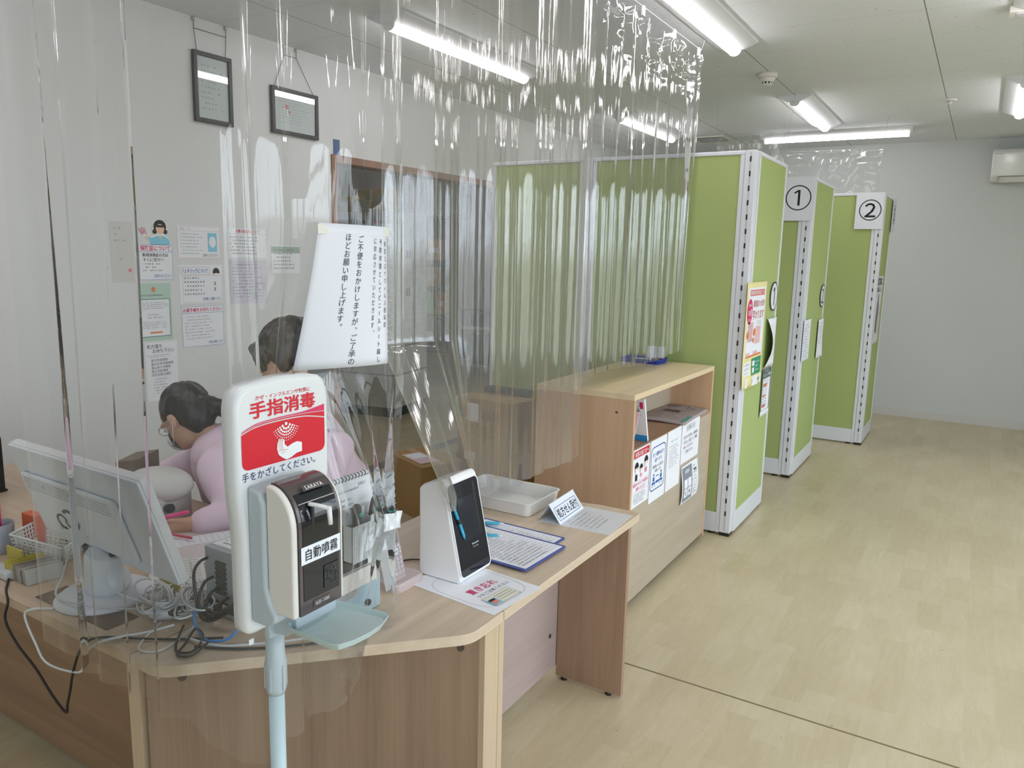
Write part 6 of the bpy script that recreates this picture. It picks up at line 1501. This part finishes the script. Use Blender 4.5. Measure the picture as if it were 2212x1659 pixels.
def stool(x, y, h, label):
    t = thing('office_stool', label, 'stool', (x, y, 0), 0, 'stools behind the counter')
    m = MB(); m.lathe([(.10, h-.07), (.155, h-.06), (.165, h-.03), (.15, h), (.06, h+.004)], (x, y, 0), 28); m.build('seat', mat('stool_cloth', (.08, .09, .12), .9), t)
    m = MB(); m.tube([(x, y, .09), (x, y, h-.07)], .025, 12); m.build('column', STEEL, t)
    for k in range(5):
        a = 2*PI*k/5; c_, s_ = math.cos(a), math.sin(a); m = MB(); m.tube([(x, y, .09), (x+.2*c_, y+.2*s_, .065)], .018, 8); m.build('leg', DGRY, t)
        m = MB(); m.lathe([(.028, -.01), (.028, .01)], n=12, M=Matrix.Translation((x+.2*c_, y+.2*s_, .028)) @ Matrix.Rotation(R(90), 4, 'X')); m.build('castor', BLK, t)
t1_, P1, MP1 = person('person in a pink coat with a dark ponytail bowing over papers, head turned away', (-2.42, 2.06, 0),
    hip=(-2.42, 2.06, .50), chest=(-2.32, 1.87, .70), neck=(-2.245, 1.70, .90), headc=(-2.335, 1.655, .965), fwd=(-.80, -.22, -.62), up=(-.60, -.05, .75), hs=.90,
    shL=(-2.09, 1.60, .84), shR=(-2.34, 1.83, .84), elL=(-1.925, 1.52, .735), elR=(-2.47, 1.68, .74), wrL=(-1.995, 1.405, .722), wrR=(-2.37, 1.46, .722),
    palmL=(-2.035, 1.370, .716), palmR=(-2.33, 1.40, .718), fdL=(-.85, -.45, -.12), fdR=(.5, -.8, -.12), ponytail=[(-2.235, 1.74, 1.0), (-2.165, 1.775, .965)],
    knees=[(-2.58, 1.78, -2.60, 1.72), (-2.36, 1.74, -2.34, 1.68)])
m = MB(); 
for sd in (-1, 1):
    m.tube([P1(.098, sd*.030+.024*math.cos(a), .004+.018*math.sin(a)) for a in [2*PI*i/16 for i in range(17)]], .0016, 5, cap=False); m.tube([P1(.096, sd*.054, .008), P1(.05, sd*.080, .010), P1(-.01, sd*.086, .005)], .0016, 5)
m.tube([P1(.100, -.007, .008), P1(.100, .007, .008)], .0016, 5); m.build('glasses', STEEL, t1_)
pk = mat('neon_pink', (.85, .06, .28), .4)
m = MB(); m.tube([(-2.085, 1.325, .735), (-1.965, 1.385, .775)], .006, 10); o = m.build('highlighter_pen', pk); tag(recentre(o), 'neon pink highlighter held in the hand over the papers', 'pen')
stool(-2.42, 2.08, .335, 'dark office stool under the bowing person')
t2_, P2, MP2 = person('person in a pink coat with a fringe and white mask, behind the sanitizer sign', (-1.87, 1.92, 0),
    hip=(-1.87, 1.91, .52), chest=(-1.87, 1.86, .76), neck=(-1.815, 1.735, 1.03), headc=(-1.775, 1.63, 1.215), fwd=(-.42, -.72, -.50), up=(-.10, -.35, .90),
    shL=(-1.745, 1.76, .925), shR=(-2.00, 1.84, .93), elL=(-1.745, 1.70, .76), elR=(-2.01, 1.72, .76), wrL=(-1.73, 1.53, .73), wrR=(-1.90, 1.60, .73),
    palmL=(-1.76, 1.49, .715), palmR=(-1.85, 1.56, .715), fdL=(-.5, -.8, -.15), fdR=(.1, -.9, -.15), bangs=True,
    knees=[(-1.95, 1.76, -1.96, 1.76), (-1.76, 1.74, -1.75, 1.76)])
stool(-1.86, 1.93, .345, 'dark office stool under the person behind the sign')
# =================================================================== CLEAR VINYL CURTAINS
def vinyl(name, label, path, zt, zb, fold, mt, nz=90, ds=.006, warp=None, group='clear vinyl curtains hanging over the counter', cat='curtain'):
    """path: smoothed plan polyline; zb(s) lower edge; fold(s, z) offset along the plan normal (left of travel)"""
    P = [Vector((p[0], p[1], 0)) for p in path]; S = [0]
    for a, b_ in zip(P, P[1:]): S.append(S[-1]+(b_-a).length)
    L = S[-1]; ns = int(L/ds); b = bmesh.new(); uvl = b.loops.layers.uv.new('uv'); grid = []
    k = 0
    for i in range(ns+1):
        s = L*i/ns
        while k < len(S)-2 and s > S[k+1]: k += 1
        f = (s-S[k])/max(1e-9, S[k+1]-S[k]); p = P[k].lerp(P[k+1], f); d = (P[k+1]-P[k]).normalized(); n = Vector((-d.y, d.x, 0)); row = []
        for j in range(nz+1):
            z = zb(s)+(zt-zb(s))*j/nz; q = p + n*fold(s, z); q.z = z
            if warp: q = warp(q, s, z)
            v = b.verts.new(q); row.append((v, s, z))
        grid.append(row)
    for i in range(ns):
        for j in range(nz):
            c_ = [grid[i][j], grid[i+1][j], grid[i+1][j+1], grid[i][j+1]]; f_ = b.faces.new([x[0] for x in c_]); f_.smooth = True
            for lp_, x in zip(f_.loops, c_): lp_[uvl].uv = (x[1], x[2])
    me = bpy.data.meshes.new(name); b.to_mesh(me); b.free(); me.materials.append(mt)
    o = bpy.data.objects.new(name, me); COL.objects.link(o); reg(o); tag(o, label, cat, group); recentre(o); return o
FA = film('clear_vinyl', haze=.02, gloss=.65, streak=.12, rough=.015, sx=45, sy=1.2)
FB = film('cloudy_vinyl', haze=.13, gloss=1.15, streak=.6, tint=(.90, .89, .865), rough=.03, sx=70, sy=1.0)
FC = film('ribbed_vinyl', haze=.04, gloss=1.15, streak=.6, rough=.02, sx=70, sy=1.2)
pathA = spline([(-1.80, .87, 0), (-1.60, .858, 0), (-1.40, .852, 0), (-1.20, .852, 0), (-1.135, .885, 0), (-1.12, .96, 0), (-1.12, 1.15, 0), (-1.12, 1.365, 0)], 8)
pathA = [(p[0], p[1]) for p in pathA]
def lenof(path, upto):
    s = 0; best = (9, 0)
    for a, b_ in zip(path, path[1:]):
        d = math.dist(a, upto)
        if d < best[0]: best = (d, s)
        s += math.dist(a, b_)
    return best[1]
SP = [(lenof(pathA, q), w_, a) for q, w_, a in (((-1.68, .86), .03, .004), ((-1.62, .86), .02, -.012), ((-1.585, .858), .014, .026), ((-1.50, .855), .02, .018), ((-1.405, .852), .010, .022), ((-1.36, .852), .010, -.020), ((-1.30, .855), .012, .02), ((-1.12, .925), .010, .030), ((-1.12, .96), .018, -.012), ((-1.12, 1.02), .012, .012), ((-1.12, 1.32), .010, .010), ((-1.12, 1.34), .008, -.010))]
sN0, sN1 = lenof(pathA, (-1.12, 1.07)), lenof(pathA, (-1.12, 1.31))
LA = sum(math.dist(a, b_) for a, b_ in zip(pathA, pathA[1:]))
sCor = lenof(pathA, (-1.30, .852))
def foldA(s, z):
    v = .008*math.sin(s*2*PI/.23+.3*z)+.003*math.sin(s*2*PI/.10+.8*z)+.0008*math.sin(s*2*PI/.05-1*z)
    if s < sCor: v *= .55
    for s0, w_, a in SP: v += .8*a*(1.0-.25*(z-.6))*math.exp(-((s-s0-.012*math.sin(1.7*z+s0*9))/(w_*1.35))**2)
    v += .005*noise.noise(Vector((s*6, z*1.2, 3)))
    if sN0-.06 < s < sN1+.03:      # behind the taped notice the film lies nearly flat
        g_ = min(1, (s-sN0+.06)/.06, (sN1+.03-s)/.03)*max(0, min(1, (z-1.15)/.1))*max(0, min(1, (1.75-z)/.1)); v *= 1-.85*g_
    return -v
def zbA(s):
    a = lenof(pathA, (-1.24, .852)); b_ = lenof(pathA, (-1.12, 1.185)); c_ = lenof(pathA, (-1.12, 1.25))
    if s < a: return .645-.03*math.sin(s*5)*0
    if s < b_: return .645-.075*min(1, (s-a)/.12)+.006*math.sin(s*60)
    if s < c_: return .57+.108*(s-b_)/(c_-b_)
    return .679+.002*abs(math.sin(s*70))
def warpA(q, s, z):
    # gathered by tape near the right-hand end at z = .90
    if s > LA-.30:
        g_ = (s-(LA-.30))/.30; c_ = min(1, abs(z-.955)/(.34 if z > .955 else .26)); kf = .16+.84*c_**.8
        y1_ = 1.305; d = 0; tgt = y1_-.0+(q.y-y1_)*kf
        w_ = min(1, g_*2.2); q.y = q.y*(1-w_)+tgt*w_; q.x += (1-kf)*.030*math.sin(s*95+z*3)*w_
    if q.x > -1.16 and q.y > .93:      # the film swings back with the lower left part of the taped notice
        f_ = (q.y-1.09)/.205; v_ = (z-1.315)/.297; wu = max(0, min(1, 1-max(0, f_))) if f_ > 0 else max(0, 1+f_*1.3)
        wv = max(0, 1-max(0, v_))**1.2 if v_ > 0 else max(0, 1+v_*.9); q.x -= .080*wu*wv
    # crumpled where it meets the counter edge
    if z < .80 and s > lenof_c: q.x += .010*noise.noise(Vector((q.y*30, z*40, 1)))*(1-(z-.57)/.23); q.y += .006*noise.noise(Vector((q.y*26, z*34, 7)))
    return q
lenof_c = lenof(pathA, (-1.12, 1.12))
ZTOP = 2.64
vinyl('vinyl_curtain', 'clear vinyl curtain folded round the corner of the counter, hanging before monitor and people', pathA, ZTOP, zbA, foldA, FA, warp=warpA, nz=120)
# B: wide cloudy sheet over the counter
def foldB(s, z): return .009*math.sin(s*2*PI/.31+.3*z)+.0045*math.sin(s*2*PI/.12+.8*z)+.0016*math.sin(s*2*PI/.043-.6*z)+.010*math.exp(-((s-.09)/.012)**2)+.008*math.exp(-((s-.17)/.02)**2)+.004*noise.noise(Vector((s*10, z*1.2, 9)))
def warpB(q, s, z):
    if s < .42 and z < 1.30:        # lower corner drapes forward over the card reader
        w_ = max(0, 1-s/.42)**.7*min(1, (1.30-z)/.38); q.x += .27*w_; q.y += -.06*w_
    return q
vinyl('vinyl_curtain', 'wide cloudy vinyl curtain over the middle of the counter, before the brown casing', [(-1.38, 1.60), (-1.38, 2.20), (-1.385, 2.845)], ZTOP, lambda s: .735+.165*max(0, 1-s/.42)+.012*math.sin(s*4), foldB, FB, warp=warpB)
# C: finely ribbed sheet above the shelf unit
def foldC(s, z):
    t_ = min(1, max(0, (z-1.04)/1.6)); v = .012*math.sin(s*2*PI/.15+.4*z)*(.5+.6*t_)+.004*math.sin(s*2*PI/.057+.9*z)+.002*math.sin(s*2*PI/.031-.7*z)+.007*noise.noise(Vector((s*14, z*1.3, 4)))
    if s > 1.02: v += .03*(s-1.02)/.25*math.sin((s-1.02)*75)*t_
    if z > 2.40: v += .022*(z-2.40)/.24*noise.noise(Vector((s*12, z*22, 2)))
    return v
def warpC(q, s, z):
    if z > 2.3: q.z += -.05*abs(math.sin(s*7))*(z-2.3)/.34
    return q
vinyl('vinyl_curtain', 'finely ribbed vinyl curtain above the shelf unit, its top corner bunched beside the lamp', [(-1.40, 2.86), (-1.405, 3.5), (-1.40, 4.14)], ZTOP, lambda s: 1.045+.010*math.sin(s*6), foldC, FC, warp=warpC, nz=110)
def foldD(s, z): return .010*math.sin(s*2*PI/.14)+.006*noise.noise(Vector((s*18, z*9, 4)))+(.03*noise.noise(Vector((s*14, z*20, 8))) if z > 2.38 else 0)
vinyl('vinyl_curtain', 'small vinyl sheet hanging above the far number two sign', [(-1.60, 7.14), (-.82, 7.14)], 2.49, lambda s: 2.132, foldD, FC, nz=50)
vinyl('vinyl_curtain', 'small vinyl sheet barely seen above the near screen against the ceiling', [(-1.75, 5.68), (-1.25, 5.68)], 2.44, lambda s: 2.132, foldD, FC, nz=40)
# lines and clips that carry the curtains
WIRE = mat('clear_line', (.55, .56, .56), .3)
def line(pts, label):
    m = MB(); m.tube(pts, .0012, 6); o = m.build('hanging_line', WIRE); tag(recentre(o), label, 'line', 'thin lines the curtains hang from')
line([(-1.40, 2.5, ZTOP+.004), (-1.40, 4.16, ZTOP+.004), (-1.385, 4.20, CZ)], 'thin line carrying the ribbed curtain beside the nearest lamp')
line([(-1.38, 1.55, CZ), (-1.38, 1.58, ZTOP+.004), (-1.40, 2.5, ZTOP+.004)], 'thin line above the cloudy curtain, out of the picture')
line([(-1.82, .87, CZ), (-1.80, .87, ZTOP+.004), (-1.20, .852, ZTOP+.004), (-1.12, .90, ZTOP+.004), (-1.12, 1.365, ZTOP+.004), (-1.12, 1.4, CZ)], 'thin line above the folded curtain, out of the picture')
line([(-1.62, 7.14, CZ), (-1.60, 7.14, 2.492), (-.82, 7.14, 2.492), (-.80, 7.14, CZ)], 'thin line carrying the small sheet over the far booth')
line([(-1.77, 5.68, CZ), (-1.75, 5.68, 2.444), (-1.25, 5.68, 2.444), (-1.23, 5.68, CZ)], 'thin line carrying the small sheet over the near booth')
for k, (x, y) in enumerate(((-1.40, 3.35), (-1.40, 3.75), (-1.40, 4.12))):
    m = MB(); m.box((x-.006, y-.012, ZTOP-.035), (x+.006, y+.012, ZTOP+.008)); o = m.build('curtain_clip', mat('clip_clear', (.6, .62, .62), .25), bevel=.003)
    tag(recentre(o), ('curtain clip at the ribbed curtain, furthest from its bunched corner', 'curtain clip at the middle of the ribbed curtain', 'curtain clip at the bunched corner of the ribbed curtain')[k], 'clip', 'clips along the ribbed curtain')
# the notice hung on the folded curtain
cu_ = lambda u, v: -.080*max(0, min(1, 1-u/.205))*max(0, 1-v/.297)**1.2 + .006*math.sin(max(0, u)/.21*PI) - .008*(max(0, u-.13)/.08)**2
o = sheet('hanging_notice', 'white sheet with vertical Japanese writing taped to the folded clear curtain', 'notice', (-1.104, 1.090, 1.315), (0, 1, 0), (0, -.02, 1), .21, .297, mat('notice_paper', (.80, .82, .90), .55), curl=cu_, th=.0004)
p = Print(o, 'writing', mat('notice_ink', (.04, .04, .055), .6)); top = .297
for txt, uf, v0, size, pitch, sx in (('新型コロナウィルス感染症', .945, .030, .0125, .0158, .62), ('予防対策としてビニールシート越し', .860, .026, .0140, .0168, .72), ('に対応させていただきます。', .765, .024, .0140, .0162, .72), ('ご不便をおかけしますが、ご了承の', .545, .020, .0165, .0171, 1.0), ('ほどお願い申し上げます。', .375, .017, .0165, .0166, 1.0)):
    p.vtext(txt, uf*.21, top-v0, size, pitch, sx, bold=.004)
p.done()
tp_ = mat('clear_tape', (.72, .70, .62), .25, spec=.5)
for k, (u, v) in enumerate(((.0, .285), (.185, .285))):
    q = WM[o.name] @ Vector((u+.012, v, cu_(max(0, u+.012), v)+.0012)); s_ = sheet('tape', ('small tape piece at the upper left corner of the hanging sheet', 'small tape piece at the upper right corner of the hanging sheet')[k], 'tape', q-Vector((0, .014, .009)), (0, 1, .05), (0, 0, 1), .028, .018, tp_, th=.0002)
s_ = sheet('tape', 'white tape gathering the curtain in front of the phone', 'tape', (-1.095, 1.262, .935), (0, .99, -.10), (0, .1, 1), .062, .040, mat('glossy_tape', (.74, .76, .80), .08, spec=.6), curl=lambda u, v: .004*math.sin(u*160)*math.sin(v*120), th=.0004)
